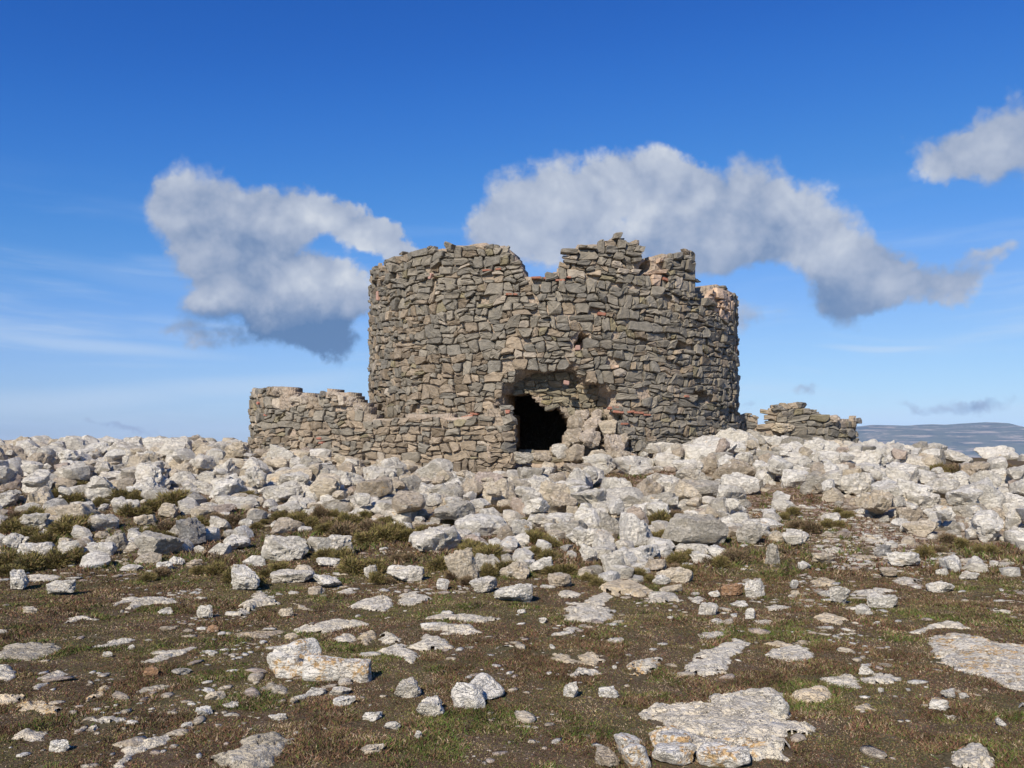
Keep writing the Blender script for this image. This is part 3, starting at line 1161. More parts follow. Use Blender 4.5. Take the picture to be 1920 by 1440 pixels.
ltop = lambda s: np.interp(s, lps, lpz)
LSC = [sz_poly(left_curve, p) for p in ([(512, 726), (538, 728), (580, 740), (585, 760), (560, 765), (515, 742)], [(617, 733), (655, 738), (680, 762), (640, 760), (616, 748)])]
wall_l = root_empty('ruined_wall', (-4.0, 22.6, 1.0), 'low toothed ring wall of tan rubble masonry, left of the gateway', 'wall')
v, f = core_shell(left_curve, 0.5, 4.2, ltop, lambda s, z: np.zeros(np.shape(s), bool), lambda s, z: np.full(np.shape(s), 0.075), 0.62, 0.10, 3)
obj('mortar_core', fast_mesh('mortar_core', v - np.array(wall_l.location), f, MAT_MORTAR, None, False, 4), wall_l)
stones = []
for q_ in lay_stones(left_curve.L, 0.45, 3.6, rnd, (0.17, 0.36), 0.85):
    c = q_.mean(0)
    if not (0.05 < c[0] < left_curve.L - 0.02) or c[1] > float(ltop(c[0])) - rnd.uniform(-0.05, 0.08) or q_[:, 1].max() > float(ltop(c[0])) + 0.12:
        continue
    sc = any(in_poly(c[0], c[1], h) for h in LSC)
    if sc and rnd.random() < 0.5:
        continue
    if rnd.random() < 0.02:
        continue
    u, w = to_px(*left_curve.P(c[0], c[1], 0))
    warm = 0.45 + 0.5 * float(sstep(775, 840, w)) - .25 * float(sstep(560, 500, u))
    t = stone_tint(rnd, warm) * 1.06
    if sc:
        t = PALE * rnd.uniform(.9, 1.1)
    v, f = stone_geometry(left_curve, q_, rnd, rnd.uniform(-0.02, 0.07), 0.10, 0.022, 0.0)
    stones.append((v, f, t, max(0.0, facing(left_curve, c[0]))))
# jamb stones that return into the gate
collect_wall(wall_l, stones, MAT_STONE, 290)
for (u, v, w, h, r) in [(486, 756, 9, 5, .3), (600, 822, 14, 5, 0), (604, 830, 12, 4, 0), (500, 778, 10, 4, 0), (952, 772, 10, 8, 0)]:
    add_brick(wall_l, left_curve, u, v, w, h, 0.05, (0.40, 0.16, 0.11), r)

# ---- low wall on the right
right_curve = WallCurve(smooth_curve([(5.9, 25.1), (6.8, 25.7), (7.6, 25.6), (8.4, 25.55), (9.2, 25.75), (9.9, 26.1), (10.28, 26.6), (10.40, 27.3), (10.2, 28.5)]))
rt = [(1383, 789), (1400, 779), (1418, 783), (1424, 797), (1438, 795), (1442, 772), (1448, 760), (1470, 757), (1508, 756), (1511, 770), (1518, 776), (1530, 773), (1545, 777), (1556, 783), (1590, 785), (1614, 785)]
rp = sorted(right_curve.from_px(u, v) for u, v in rt)
rp = [(0, rp[0][1])] + rp + [(rp[-1][0] + .4, rp[-1][1]), (right_curve.L + .01, 1.7)]
rps, rpz = np.array([p[0] for p in rp]), np.array([p[1] for p in rp])
rtop = lambda s: np.interp(s, rps, rpz)
RSC = [sz_poly(right_curve, [(1442, 795), (1462, 790), (1492, 792), (1490, 806), (1470, 814), (1438, 812)])]
wall_r = root_empty('ruined_wall', (8.4, 25.8, 1.2), 'low dark grey wall stub right of the tower, flat capstones on it', 'wall')
v, f = core_shell(right_curve, 0.6, 3.6, rtop, lambda s, z: np.zeros(np.shape(s), bool), lambda s, z: np.full(np.shape(s), 0.075), 0.6, 0.10, 5)
obj('mortar_core', fast_mesh('mortar_core', v - np.array(wall_r.location), f, MAT_MORTAR, None, False, 4), wall_r)
stones = []
for q_ in lay_stones(right_curve.L, 0.7, 3.2, rnd, (0.15, 0.30), 0.95):
    c = q_.mean(0)
    if not (0.05 < c[0] < right_curve.L - 0.02) or c[1] > float(rtop(c[0])) - rnd.uniform(-0.06, 0.05) or q_[:, 1].max() > float(rtop(c[0])) + 0.12:
        continue
    sc = any(in_poly(c[0], c[1], h) for h in RSC)
    if sc and rnd.random() < .8:
        continue
    t = stone_tint(rnd, 0.12)
    if c[1] > float(rtop(c[0])) - 0.25 and rnd.random() < .35:
        t = BEIGE * 1.1
    v, f = stone_geometry(right_curve, q_, rnd, rnd.uniform(-0.02, 0.09), 0.10, 0.022, 0.0)
    stones.append((v, f, t, max(0.0, facing(right_curve, c[0]))))
collect_wall(wall_r, stones, MAT_STONE, 290)

# ------------------------------------------------------------------ rock shapes
_ico = {}


def ico(sub):
    if sub not in _ico:
        bm = bmesh.new()
        bmesh.ops.create_icosphere(bm, subdivisions=sub, radius=1.0)
        bm.verts.ensure_lookup_table()
        v = np.array([x.co[:] for x in bm.verts])
        f = np.array([[x.index for x in fc.verts] for fc in bm.faces])
        bm.free()
        _ico[sub] = (v, f)
    return _ico[sub]


def rock_shape(seed, sub=3, planes=13, rough=0.10, soft=34.0):
    """star-shaped block cut by random planes, edges slightly worn"""
    r = np.random.default_rng(seed)
    d, f = ico(sub)
    n = r.normal(size=(planes, 3))
    n /= np.linalg.norm(n, axis=1, keepdims=True)
    n = np.concatenate([n, [[0, 0, 1], [0, 0, -1]] + r.normal(size=(2, 3)) * 0.15])
    dist = np.concatenate([r.uniform(0.55, 0.95, planes), [r.uniform(.5, .8), .6]])
    c = d @ n.T
    lim = np.where(c > 0.05, dist / np.maximum(c, 0.05), 5.0)
    lim = np.minimum(lim, 1.35)
    rad = -np.log(np.exp(-soft * lim).sum(1)) / soft
    p = d * rad[:, None]
    off = r.uniform(0, 50)
    rad = rad + rough * (vn3(p + off, 2.2, 1) - 0.5) + rough * 0.6 * (vn3(p + off, 5.0, 2) - 0.5)
    rad = rad + rough * 0.45 * (vn3(p + off, 9.0, 4) - 0.5)
    if sub > 3:
        rad = rad + rough * 0.35 * (vn3(p + off, 17.0, 3) - 0.5)
    p = d * rad[:, None]
    p /= np.abs(p).max(0)          # fits the unit cube
    return p, f


ROCK_MESH = []
for i in range(44):
    p, f = rock_shape(100 + i, 4, 7 + i % 7, 0.20 + 0.07 * (i % 3))
    me = fast_mesh('rock', p, f, MAT_ROCK, None, True)
    me.set_sharp_from_angle(angle=R_(28))
    ROCK_MESH.append((me, p))
ROCK_FINE = []
for i in range(14):
    p, f = rock_shape(900 + i, 5, 7 + i % 6, 0.26, 34)
    me = fast_mesh('rock', p, f, MAT_ROCK, None, True)
    me.set_sharp_from_angle(angle=R_(40))
    ROCK_FINE.append((me, p))
LOW = [rock_shape(500 + i, 2, 6 + i % 5, 0.22) for i in range(24)]
VLOW = [rock_shape(700 + i, 1, 6, 0.15) for i in range(12)]

TONES = {
    'w': ((0.84, 0.775, 0.65), 'white'),
    'g': ((0.49, 0.44, 0.35), 'grey'),
    'l': ((0.73, 0.665, 0.545), 'pale grey'),
    'c': ((0.68, 0.57, 0.41), 'cream'),
    'b': ((0.53, 0.435, 0.315), 'beige'),
    'o': ((0.46, 0.27, 0.145), 'orange'),
    'p': ((0.54, 0.43, 0.335), 'pinkish'),
    'd': ((0.27, 0.26, 0.24), 'dark grey'),
}
turf_block = []         # footprints (x, y, r) where no blade grows
ALL_ROCKS = []          # records used for the labels


def place_rock(u0, v0, u1, v1, tone, kind='rubble', label=None, lichen=False, shape=None, name=None, sink=0.12, grp=None):
    uc = (u0 + u1) / 2
    w_px, h_px = u1 - u0, v1 - v0
    p = hit_ground(uc, v1 - 0.06 * h_px)
    if p is None:
        return None
    dist = p[1]
    W_ = w_px / F * dist
    ang = math.atan2(CAMZ - p[2], dist)
    D_ = W_ * random.uniform(0.65, 0.9)
    if kind == 'slab':
        D_ = W_ * .7
    e = 0.2
    slope = (float(height(p[0], p[1] + e)) - float(height(p[0], p[1] - e))) / (2 * e)
    vis = h_px / F * dist
    H_ = max((vis - D_ * 0.45 * math.sin(max(ang + slope, 0))) / math.cos(ang), 0.40 * vis) * 1.12
    x, y = p[0], p[1] + D_ / 2
    z = float(height(x, y))
    zc = float(height(p[0], p[1])) + H_ * (0.5 - sink)
    fine = dist < 12 and w_px > 40
    pool = ROCK_FINE if fine else ROCK_MESH
    me, _ = pool[random.randrange(len(pool)) if shape is None else shape % len(pool)]
    if lichen:
        me = me.copy()
        me.materials[0] = MAT_LICHEN
    nm = name or {'rubble': 'rubble_rock', 'loose': 'loose_stone', 'slab': 'flat_stone'}[kind]
    o = bpy.data.objects.new(nm, me)
    link(o)
    o.location = (x, y, max(zc, z - 0.1))
    o.scale = (W_ / 2 * 1.04, D_ / 2, H_ / 2)
    o.rotation_euler = (random.uniform(-.1, .1), random.uniform(-.1, .1), random.choice((0, math.pi)) + random.uniform(-.2, .2))
    base, tn = TONES[tone]
    j = random.uniform(.92, 1.08)
    j = min(j, .84 / max(base))
    o.color = (*(c * j for c in base), 1)
    turf_block.append((x, y, W_ * 0.5, D_ * .5))
    ALL_ROCKS.append(dict(o=o, u=uc, v=(v0 + v1) / 2, w=w_px, h=h_px, tone=tn, kind=kind, label=label, x=x, y=y, r=(W_ + D_) / 4, grp=grp, lichen=lichen))
    return o


# rocks read one by one off the heap and its foot: u0 v0 u1 v1 tone [label]
MID = """
0 1072 42 1110 w|white blunt rock cut off by the frame's edge, at the turf's upper rim
75 1090 132 1120 l|round grey-speckled rock sunk in the turf beside a long thin slab
414 1066 480 1112 w|long cream-white rock tilted in the turf, below two broad white boulders
0 1000 34 1032 w
18 1016 84 1052 w
12 960 84 1002 l
92 962 122 1000 c|narrow pointed rock standing among the shrubs on the heap's edge
150 962 208 1000 l
98 1012 142 1046 l
145 1016 204 1050 w
193 1000 230 1036 g
222 996 328 1052 g|largest grey boulder of the heap's lower edge, speckled with lichen
318 970 376 1030 d|steep grey boulder with a split face beside the largest grey boulder
205 934 256 970 l
290 940 330 976 c
345 947 395 978 c
377 966 425 1000 l
400 1004 460 1036 w
243 964 285 988 c
143 905 200 948 l
235 893 292 938 w
385 925 480 958 l
30 890 96 928 w
250 846 296 876 c|cream rectangular block wedged in the heap's upper rows
195 838 222 864 g|small round grey stone on the heap beside the cream block
176 880 232 914 w
12 850 50 882 b|tan block near the heap's upper edge at the frame's side
277 1052 316 1072 w
312 1042 342 1062 w
222 1060 256 1073 w
422 1054 456 1082 l
345 1050 378 1066 b
172 994 202 1012 b
480 1004 568 1058 w|broad white boulder with a rounded back, left of the white humped boulder
570 1002 662 1052 w|white humped boulder just right of the broad white boulder, shrubs behind it
588 1046 636 1066 w
660 1000 706 1022 b
488 1068 580 1100 l
582 1080 638 1106 w
575 1100 612 1118 b
720 1058 800 1096 w|long white rock with a flat back below the speckled boulders
830 1030 896 1094 c|tall cream boulder with rust stains, standing in the shrubs
880 1084 932 1116 w
817 1086 842 1110 w|small white upright stone in front of the rust-stained boulder
680 1060 706 1088 l
852 954 966 1012 w|largest white boulder of the middle heap, blunt and pale
760 988 862 1042 l
718 948 792 984 l
480 834 552 884 l|pale boulder leaning against the foot of the low ring wall
548 850 606 894 g|grey boulder with an ochre corner at the foot of the low ring wall
640 930 708 966 l
688 934 792 972 l
600 930 662 956 l
834 894 872 928 g|blue-grey square block on the heap under the wall's end
900 892 968 954 c
640 960 674 986 c
705 925 780 945 b
600 875 680 925 l
720 860 790 900 c
760 858 850 920 l
1008 902 1072 958 c|large cream boulder leaning to a blunt point, below the gateway
1064 878 1110 936 l|grey speckled boulder standing upright beside the bare trodden patch
960 892 1000 948 g
1095 936 1172 974 l|rounded speckled boulder just below the bare trodden patch
1116 962 1174 1012 g|round grey boulder with a dark underside in the middle of the slope
1172 948 1218 1002 p|pinkish stone standing on its edge against a round grey boulder
1058 948 1084 976 c
1034 974 1118 1016 g
960 968 998 1018 l
988 964 1044 996 l
1084 1020 1120 1058 w
994 1046 1046 1080 w|white rounded rock with an ochre patch at the heap's lower edge
1164 1018 1242 1064 w
1126 1034 1178 1082 l
1204 1048 1252 1074 b
1248 958 1372 1034 g|largest grey boulder right of the middle, a broad hump with a dark hollow
1358 884 1438 938 w|white angular boulder overhanging its own shadow below the wall stub
1244 894 1362 950 g
1292 1034 1344 1062 w
1330 1022 1378 1052 w
1388 980 1442 1026 g
978 1024 1018 1042 l
1240 1004 1262 1022 c
1148 848 1232 892 w
1264 858 1322 892 w
1104 872 1152 894 w
1184 874 1232 892 w
1326 814 1366 850 l
1200 820 1270 862 l
1290 816 1330 850 w|white rock with one orange lichen spot against the tower's foot
1478 878 1522 908 w
1514 878 1586 934 g
1576 882 1652 936 l
1612 918 1668 958 c
1648 892 1704 928 w
1694 908 1792 948 w|big white boulder with a bluish flank, right of the trodden path
1680 948 1738 986 b|beige block with a dark notch under it at the path's right rim
1788 940 1888 978 g|long grey rectangular block lying flat near the frame's right edge
1838 978 1888 1022 w|white block with an orange streak on its top edge, near the long grey block
1708 974 1772 1012 c
1724 842 1752 882 b|tan stone standing on end beside the grassy hollow
1808 878 1860 908 g
1856 878 1896 904 w
1848 832 1922 864 w
1778 844 1832 872 l
1472 994 1518 1030 l|pale rock tapering upward, alone on the turf beside the path
1524 1036 1572 1060 c
1646 1020 1680 1048 d|small dark grey cube of stone standing on the turf
1670 1034 1734 1068 w|white slanting rock against the dark grey cube of stone
1494 1054 1524 1072 w
1654 1064 1692 1086 b
1808 1070 1842 1090 w
1760 1066 1788 1082 l
1438 1018 1466 1062 g
1442 996 1474 1020 c
1562 818 1630 862 w|white boulder heaped against the end of the low wall stub
1888 956 1924 1004 w
1856 908 1922 940 w
1420 842 1470 872 g
1380 846 1420 880 l
1470 850 1515 882 l
1280 880 1310 895 w
640 818 690 845 b
1040 835 1085 868 c
1085 820 1130 862 b
1115 795 1150 830 c
1060 795 1095 832 b
1128 838 1165 870 c
1090 778 1130 805 b
1140 770 1165 792 c
"""
for ln_ in MID.strip().splitlines():
    a, _, lb = ln_.partition('|')
    a = a.split()
    place_rock(*map(float, a[:4]), a[4], 'rubble', lb or None)

# stones lying loose in the turf
LOOSE = """
293 1138 323 1154 w
365 1134 396 1162 l
34 1138 63 1152 c|small yellowish stone in the turf near the left edge, under the round speckled rock
382 1172 406 1190 o|small ochre-yellow stone alone in the turf
262 1250 291 1272 o|rusty orange stone in the turf, the only orange one left of the lichen boulder
318 1254 352 1269 g
380 1294 416 1317 c
359 1325 392 1345 w
413 1316 444 1330 l
336 1353 356 1368 w|small bright white pebble-like stone below the chain of small stones
84 1389 122 1415 w|white wedge of stone near the bottom left corner
518 1140 548 1160 c
566 1289 607 1308 w
614 1290 656 1308 l
618 1305 662 1328 w
727 1276 786 1314 l|whitish stone with a small horn, right of and below the orange lichen boulder
768 1310 830 1350 l|grey rock with a mustard lichen foot beside the white overhanging boulder
678 1335 719 1354 w
714 1352 748 1372 l
776 1370 792 1388 w
670 1398 716 1418 c|flat rectangular brick-shaped stone near the bottom edge
500 1340 536 1354 w
540 1308 556 1322 c
928 1094 1012 1134 w|white loaf-shaped rock with a blunt right end, on the turf below the heap
1027 1074 1072 1104 b|beige grooved rock just above the white loaf-shaped rock
1057 1280 1090 1312 w|white cube-like stone standing on the turf
1125 1288 1168 1313 w
1010 1158 1026 1170 w
1224 1074 1260 1098 w
1240 1096 1290 1114 c
1330 1108 1352 1122 w
1296 1110 1316 1118 l
1358 1094 1400 1122 o|ochre rock half hidden behind a white one at the heap's foot
1394 1086 1438 1124 w|white rock in front of the ochre one
1312 1130 1350 1156 w
1370 1126 1404 1140 w
1400 1140 1424 1163 w
1252 1155 1264 1163 w
1480 1088 1500 1106 w
1484 1105 1502 1118 c
1536 1107 1562 1122 l
1558 1098 1600 1136 w|white spire-shaped stone, the tallest of the loose stones on the turf
1632 1112 1690 1144 w
1748 1090 1794 1114 w
1606 1132 1640 1156 w
1612 1246 1642 1268 w
1750 1312 1794 1336 w
1771 1296 1802 1312 l
1800 1300 1824 1312 l
1872 1348 1890 1364 w
1110 1410 1164 1445 b|smooth rounded beige cobble at the bottom edge, beside a lichened rock
1648 1290 1662 1300 w
1772 1164 1788 1172 w
1640 1165 1652 1172 w
1148 1246 1158 1256 w
1030 1208 1042 1218 w
970 1142 986 1152 w
236 1210 250 1220 w
190 1222 210 1234 w
"""
for ln_ in LOOSE.strip().splitlines():
    a, _, lb = ln_.partition('|')
    a = a.split()
    place_rock(*map(float, a[:4]), a[4], 'loose', lb or None, sink=.18)


# bedrock and flat stones with the outline they have on the ground
def slab(poly_px, H=0.05, tone='w', label=None, lichen=False, cell=None, name='bedrock_slab', top_rough=0.5, lumps=(), layers=3, seed=None):
    pts = [hit_ground(u, v) for u, v in poly_px]
    P = [(p[0], p[1]) for p in pts if p is not None]
    if len(P) < 3:
        return
    cx, cy = np.mean([p[0] for p in P]), np.mean([p[1] for p in P])
    x0, x1 = min(p[0] for p in P), max(p[0] for p in P)
    y0, y1 = min(p[1] for p in P), max(p[1] for p in P)
    dist = cy
    cell = cell or max(0.010, min(0.02, dist * 0.0021))
    m_ = 0.05
    gx = np.arange(x0 - m_, x1 + m_, cell)
    gy = np.arange(y0 - m_, y1 + m_, cell * 1.3)
    Xg, Yg = np.meshgrid(gx, gy, indexing='ij')
    sd = seed if seed is not None else random.randrange(1000)
    wx = Xg + (fb2(Xg, Yg, 7.0, sd, 5, .65) - .5) * 0.13
    wy = Yg + (fb2(Xg, Yg, 9.0, sd + 40, 5, .65) - .5) * 0.20
    ins = in_poly(wx, wy, P)
    d = poly_dist(wx, wy, P) * np.where(ins, 1, -1)
    wid = max(0.02, min(x1 - x0, y1 - y0))
    d = d - 0.08 * sstep(.60, .76, fb2(Xg, Yg, 6.0, sd + 25, 4)) * (wid > .12)
    bev = min(0.07, wid * 0.30)
    prof = np.clip(d / bev, 0, 1) ** 0.8
    H = H * 0.62
    n1 = fb2(Xg, Yg, 5.0, sd + 3, 5, .55)
    terr = np.round((fb2(Xg * .5, Yg * 1.6, 4.0, sd + 8, 4)) * layers * 3) / (layers * 3)
    hh = H * prof * (0.55 + 0.55 * n1 * top_rough + 0.5 * terr) + (n1 - .5) * 0.035 * prof + (fb2(Xg, Yg, 22, sd + 9, 3) - .5) * 0.014 * prof
    for (lu, lv, lr, lh) in lumps:
        lp_ = hit_ground(lu, lv)
        rr = lr / F * lp_[1]
        hh = hh + lh * np.exp(-((Xg - lp_[0]) ** 2 + ((Yg - lp_[1]) * .8) ** 2) / rr ** 2) * prof * (0.7 + .6 * n1)
    strat = fb2(Xg * .8, Yg * 3.0, 4.0, sd + 15, 4)
    hh = hh - 0.016 * sstep(.035, 0, np.abs(strat - .5)) * prof
    crk = fb2(Xg * 1.5, Yg * .9, 3.0, sd + 18, 4)
    hh = hh - 0.03 * sstep(.018, 0, np.abs(crk - .52)) * prof
    gz = height(Xg, Yg)
    Zg = gz + np.where(d > 0, hh, -0.03)
    keep = d > -cell * 1.5
    mask = keep[:-1, :-1] & keep[1:, :-1] & keep[1:, 1:] & keep[:-1, 1:]
    idx = np.arange(Xg.size).reshape(Xg.shape)
    a, b, c_, e = idx[:-1, :-1][mask], idx[1:, :-1][mask], idx[1:, 1:][mask], idx[:-1, 1:][mask]
    if len(a) == 0:
        return
    fcs = np.stack([a, b, c_, e], -1)
    V = np.stack([Xg, Yg, Zg], -1).reshape(-1, 3)
    used = np.unique(fcs)
    rm = np.zeros(len(V), int)
    rm[used] = np.arange(len(used))
    zc = float(height(cx, cy))
    me = fast_mesh(name, V[used] - np.array([cx, cy, zc]), rm[fcs], MAT_LICHEN if lichen else MAT_ROCK, None, True, 4)
    me.set_sharp_from_angle(angle=R_(48))
    o = bpy.data.objects.new(name, me)
    link(o)
    o.location = (cx, cy, zc)
    base, tn = TONES[tone]
    base = tuple(a * b for a, b in zip(base, (1.18, 1.13, 1.03)))
    j = random.uniform(.95, 1.06)
    j = min(j, .84 / max(base))
    o.color = (*(c * j for c in base), 1)
    uu, vv = [p[0] for p in poly_px], [p[1] for p in poly_px]
    turf_polys.append((P, (x0, x1, y0, y1)))
    ALL_ROCKS.append(dict(o=o, u=np.mean(uu), v=np.mean(vv), w=max(uu) - min(uu), h=max(vv) - min(vv), tone=tn, kind='slab', label=label, x=cx, y=cy, r=0, grp=None, lichen=lichen))
    return o


turf_polys = []
SLABS = """
.04 g|0,1214 25,1210 60,1209 100,1206 120,1208 116,1220 95,1228 60,1239 35,1238 -20,1238|broad smooth grey slab flush with the turf at the left edge
.04 l|124,1171 130,1160 145,1155 165,1156 197,1160 185,1163 150,1162 135,1168
.03 l|205,1138 225,1124 245,1121 272,1123 240,1130
.07 w|226,1150 240,1132 265,1124 300,1123 345,1132 300,1133 262,1137 240,1151
.04 w|156,1217 170,1210 198,1208 210,1203 235,1198 258,1199 240,1208 205,1213 160,1220
.03 l|258,1243 290,1232 292,1221 320,1222 345,1216 374,1213 350,1226 320,1234 290,1246
.04 w|50,1290 65,1280 70,1273 95,1265 127,1258 128,1265 105,1276 85,1286 75,1296
.05 g|243,1302 265,1290 300,1281 321,1281 318,1291 290,1298 255,1303
.05 c|153,1318 160,1308 175,1292 207,1289 200,1298 188,1309 160,1320
.06 c|31,1326 45,1319 80,1317 105,1322 122,1330 112,1347 95,1339 70,1331 40,1332
.05 w|128,1342 150,1343 180,1339 215,1345 240,1352 220,1361 190,1366 170,1375 160,1363 138,1359
.04 l|22,1391 35,1371 55,1369 87,1374 80,1389 50,1394
.05 l|203,1450 215,1425 235,1405 250,1394 290,1380 320,1383 315,1396 290,1403 255,1413 235,1432 225,1450|pale tongue-shaped slab running down to the bottom edge, left of the broad grey one
.07 g|386,1428 410,1415 440,1407 455,1394 480,1384 505,1376 522,1379 547,1392 530,1403 520,1417 500,1450 430,1450 400,1435|broad pale grey slab at the bottom edge with bare soil round its tip
.05 w|-20,1248 15,1249 32,1262 26,1274 -20,1281
.03 w|-20,1180 14,1182 10,1191 -20,1190
.09 l|441,1154 450,1137 470,1127 500,1124 526,1131 508,1138 490,1139 470,1149 455,1158
.04 l|468,1122 478,1112 500,1112 498,1122
.06 w|648,1139 665,1130 690,1124 728,1120 736,1130 728,1146 700,1148 670,1144
.05 w|735,1126 755,1116 775,1113 800,1117 818,1126 790,1131 765,1138 740,1133
.03 l|622,1112 645,1107 672,1110 650,1116
.03 c|545,1128 560,1132 585,1142 597,1147 565,1145
.05 l|796,1157 830,1152 880,1153 940,1162 915,1167 880,1169 840,1164 800,1161
.05 w|783,1178 805,1169 850,1168 885,1175 907,1186 890,1191 850,1191 820,1191 830,1184 800,1182
.06 l|550,1185 560,1175 600,1172 640,1166 670,1167 697,1173 660,1177 635,1184 600,1189 570,1187
.03 b|428,1193 470,1185 520,1184 547,1184 520,1191 480,1197 440,1197
.03 c|528,1194 545,1187 562,1190 552,1199 534,1199
.05 w|624,1201 640,1191 665,1191 671,1205 655,1212 635,1209
.05 c|667,1196 690,1186 709,1190 706,1201 690,1213 672,1209
.06 w|708,1196 722,1188 740,1190 757,1204 748,1213 722,1209
.05 w|697,1225 720,1218 750,1211 775,1219 787,1232 770,1247 745,1233 720,1229
.06 w|768,1214 790,1205 788,1196 815,1191 840,1202 836,1216 810,1222 785,1223
.03 l|928,1218 950,1210 986,1211 960,1219 940,1223
.06 g|478,1295 500,1283 520,1282 542,1296 530,1305 505,1303
.10 c|1122,1106 1135,1095 1160,1093 1200,1099 1230,1112 1200,1120 1170,1116 1150,1118|tawny lens-shaped outcrop lying across the turf, below the heap's middle
.08 w|1214,1115 1240,1114 1270,1115 1283,1127 1250,1131 1217,1134
.03 l|1042,1116 1060,1106 1090,1112 1085,1125 1050,1121
.03 l|1088,1131 1110,1117 1140,1111 1152,1120 1130,1136 1100,1141
.03 l|1042,1126 1090,1130 1140,1134 1156,1142 1120,1140 1060,1134
.07 w|1055,1142 1090,1136 1120,1141 1157,1145 1150,1156 1130,1167 1095,1170 1070,1166 1054,1161 1068,1152
.03 l|1031,1193 1045,1183 1070,1176 1092,1176 1075,1186 1050,1194
.03 l|1109,1204 1140,1196 1165,1194 1174,1203 1155,1209 1130,1205
.03 w|1309,1191 1330,1187 1358,1185 1356,1195 1330,1203 1318,1200
.04 w|1282,1264 1288,1245 1305,1225 1340,1214 1362,1205 1385,1197 1412,1210 1392,1223 1370,1236 1365,1253 1340,1265 1310,1270 1290,1268|ragged white slab slanting up through the turf, above the great outcrop
.07 w|1174,1277 1180,1256 1180,1243 1205,1240 1225,1231 1242,1232 1239,1246 1225,1263 1215,1277 1195,1282|squarish white slab with an orange lichen band, alone in the turf
.05 c|1034,1224 1055,1229 1080,1232 1100,1222 1142,1232 1126,1246 1110,1253 1090,1244 1060,1243 1038,1237
.06 w|1058,1258 1090,1257 1120,1256 1132,1262 1115,1271 1080,1272 1062,1266
.03 w|1330,1163 1350,1161 1364,1168 1345,1173
.03 w|1288,1120 1305,1117 1324,1122 1315,1136 1296,1130
.06 w|1328,1304 1370,1300 1420,1299 1470,1301 1482,1325 1482,1346 1440,1357 1400,1350 1350,1347 1338,1322|blunt white upper ledge of the great outcrop
.06 l|1198,1336 1230,1326 1290,1325 1340,1322 1400,1345 1470,1350 1532,1368 1527,1377 1480,1387 1420,1392 1350,1390 1280,1374 1215,1362 1203,1348|long grey middle ledge of the great outcrop
.08 w|1213,1376 1260,1364 1300,1384 1400,1389 1470,1394 1494,1410 1478,1427 1420,1432 1350,1420 1290,1412 1238,1399|cracked white lower ledge of the great outcrop
.04 w|1736,1196 1760,1189 1800,1188 1840,1197 1880,1207 1925,1211 1990,1222 1990,1306 1900,1294 1860,1280 1820,1264 1780,1256 1740,1242 1748,1220|great smooth white slab with two orange lichen spots at the right edge
.05 w|1700,1185 1740,1175 1760,1167 1790,1167 1822,1181 1790,1179 1750,1181 1720,1189
.03 c|1430,1206 1450,1199 1475,1207 1495,1199 1532,1203 1515,1214 1480,1214 1450,1213
.05 w|1427,1229 1450,1217 1515,1215 1527,1229 1510,1239 1470,1241 1445,1235
.06 c|1474,1307 1500,1298 1535,1289 1560,1295 1564,1306 1540,1319 1500,1317
.04 w|1540,1276 1575,1267 1603,1267 1615,1291 1580,1290 1555,1284
.05 w|1604,1276 1640,1264 1660,1262 1700,1273 1660,1286 1625,1284
.06 w|1731,1417 1790,1408 1800,1394 1855,1399 1872,1432 1860,1450 1790,1450 1760,1432|broken white slab at the bottom edge under the great smooth one
.03 w|1594,1112 1635,1102 1660,1103 1685,1109 1640,1118 1605,1119
.05 c|1528,1160 1545,1152 1570,1154 1590,1164 1575,1173 1545,1168
.05 w|1667,1089 1690,1082 1720,1085 1733,1091 1715,1097 1685,1097
.03 w|1433,1138 1455,1134 1480,1139 1470,1145 1440,1145
.03 w|1840,1141 1860,1138 1880,1144 1904,1147 1890,1153 1860,1149
.05 c|1522,1090 1545,1083 1570,1090 1560,1100 1530,1101
.02 l|1870,1124 1900,1126 1930,1131 1900,1130
.04 w|45,1080 80,1077 120,1082 95,1092 55,1092|long thin white slab behind the round grey-speckled rock
.05 c|-20,1305 20,1302 52,1310 40,1320 -20,1322
.02 w|1525,1190 1560,1188 1620,1189 1580,1192
.03 w|1895,1320 1930,1316 1930,1325 1905,1326
.03 w|1780,1345 1800,1340 1808,1348 1790,1352
.03 l|420,1228 445,1224 440,1232 425,1234
.03 c|1600,1325 1635,1322 1640,1330 1610,1333
.03 l|1410,1168 1440,1160 1455,1166 1430,1174
.03 w|1690,1030 1735,1034 1750,1042 1700,1040
.03 c|1595,1040 1650,1042 1640,1050 1600,1050
.03 w|1535,1030 1575,1026 1590,1036 1555,1038
.03 w|1610,1008 1660,1012 1680,1022 1630,1020
.03 l|1800,1052 1850,1056 1880,1066 1830,1064
.04 l|1800,1046 1838,1050 1850,1062 1810,1060
.03 l|1860,1050 1910,1056 1890,1066 1862,1062
"""
for ln_ in SLABS.strip().splitlines():
    pr = ln_.split('|')
    h_, tn = pr[0].split()
    poly = [tuple(map(float, q_.split(','))) for q_ in pr[1].split()]
    lb = pr[2] if len(pr) > 2 else None
    slab(poly, float(h_), tn, lb, lichen=('lichen' in (lb or '')) or poly[0][0] in (31.0, 153.0, 1213.0))

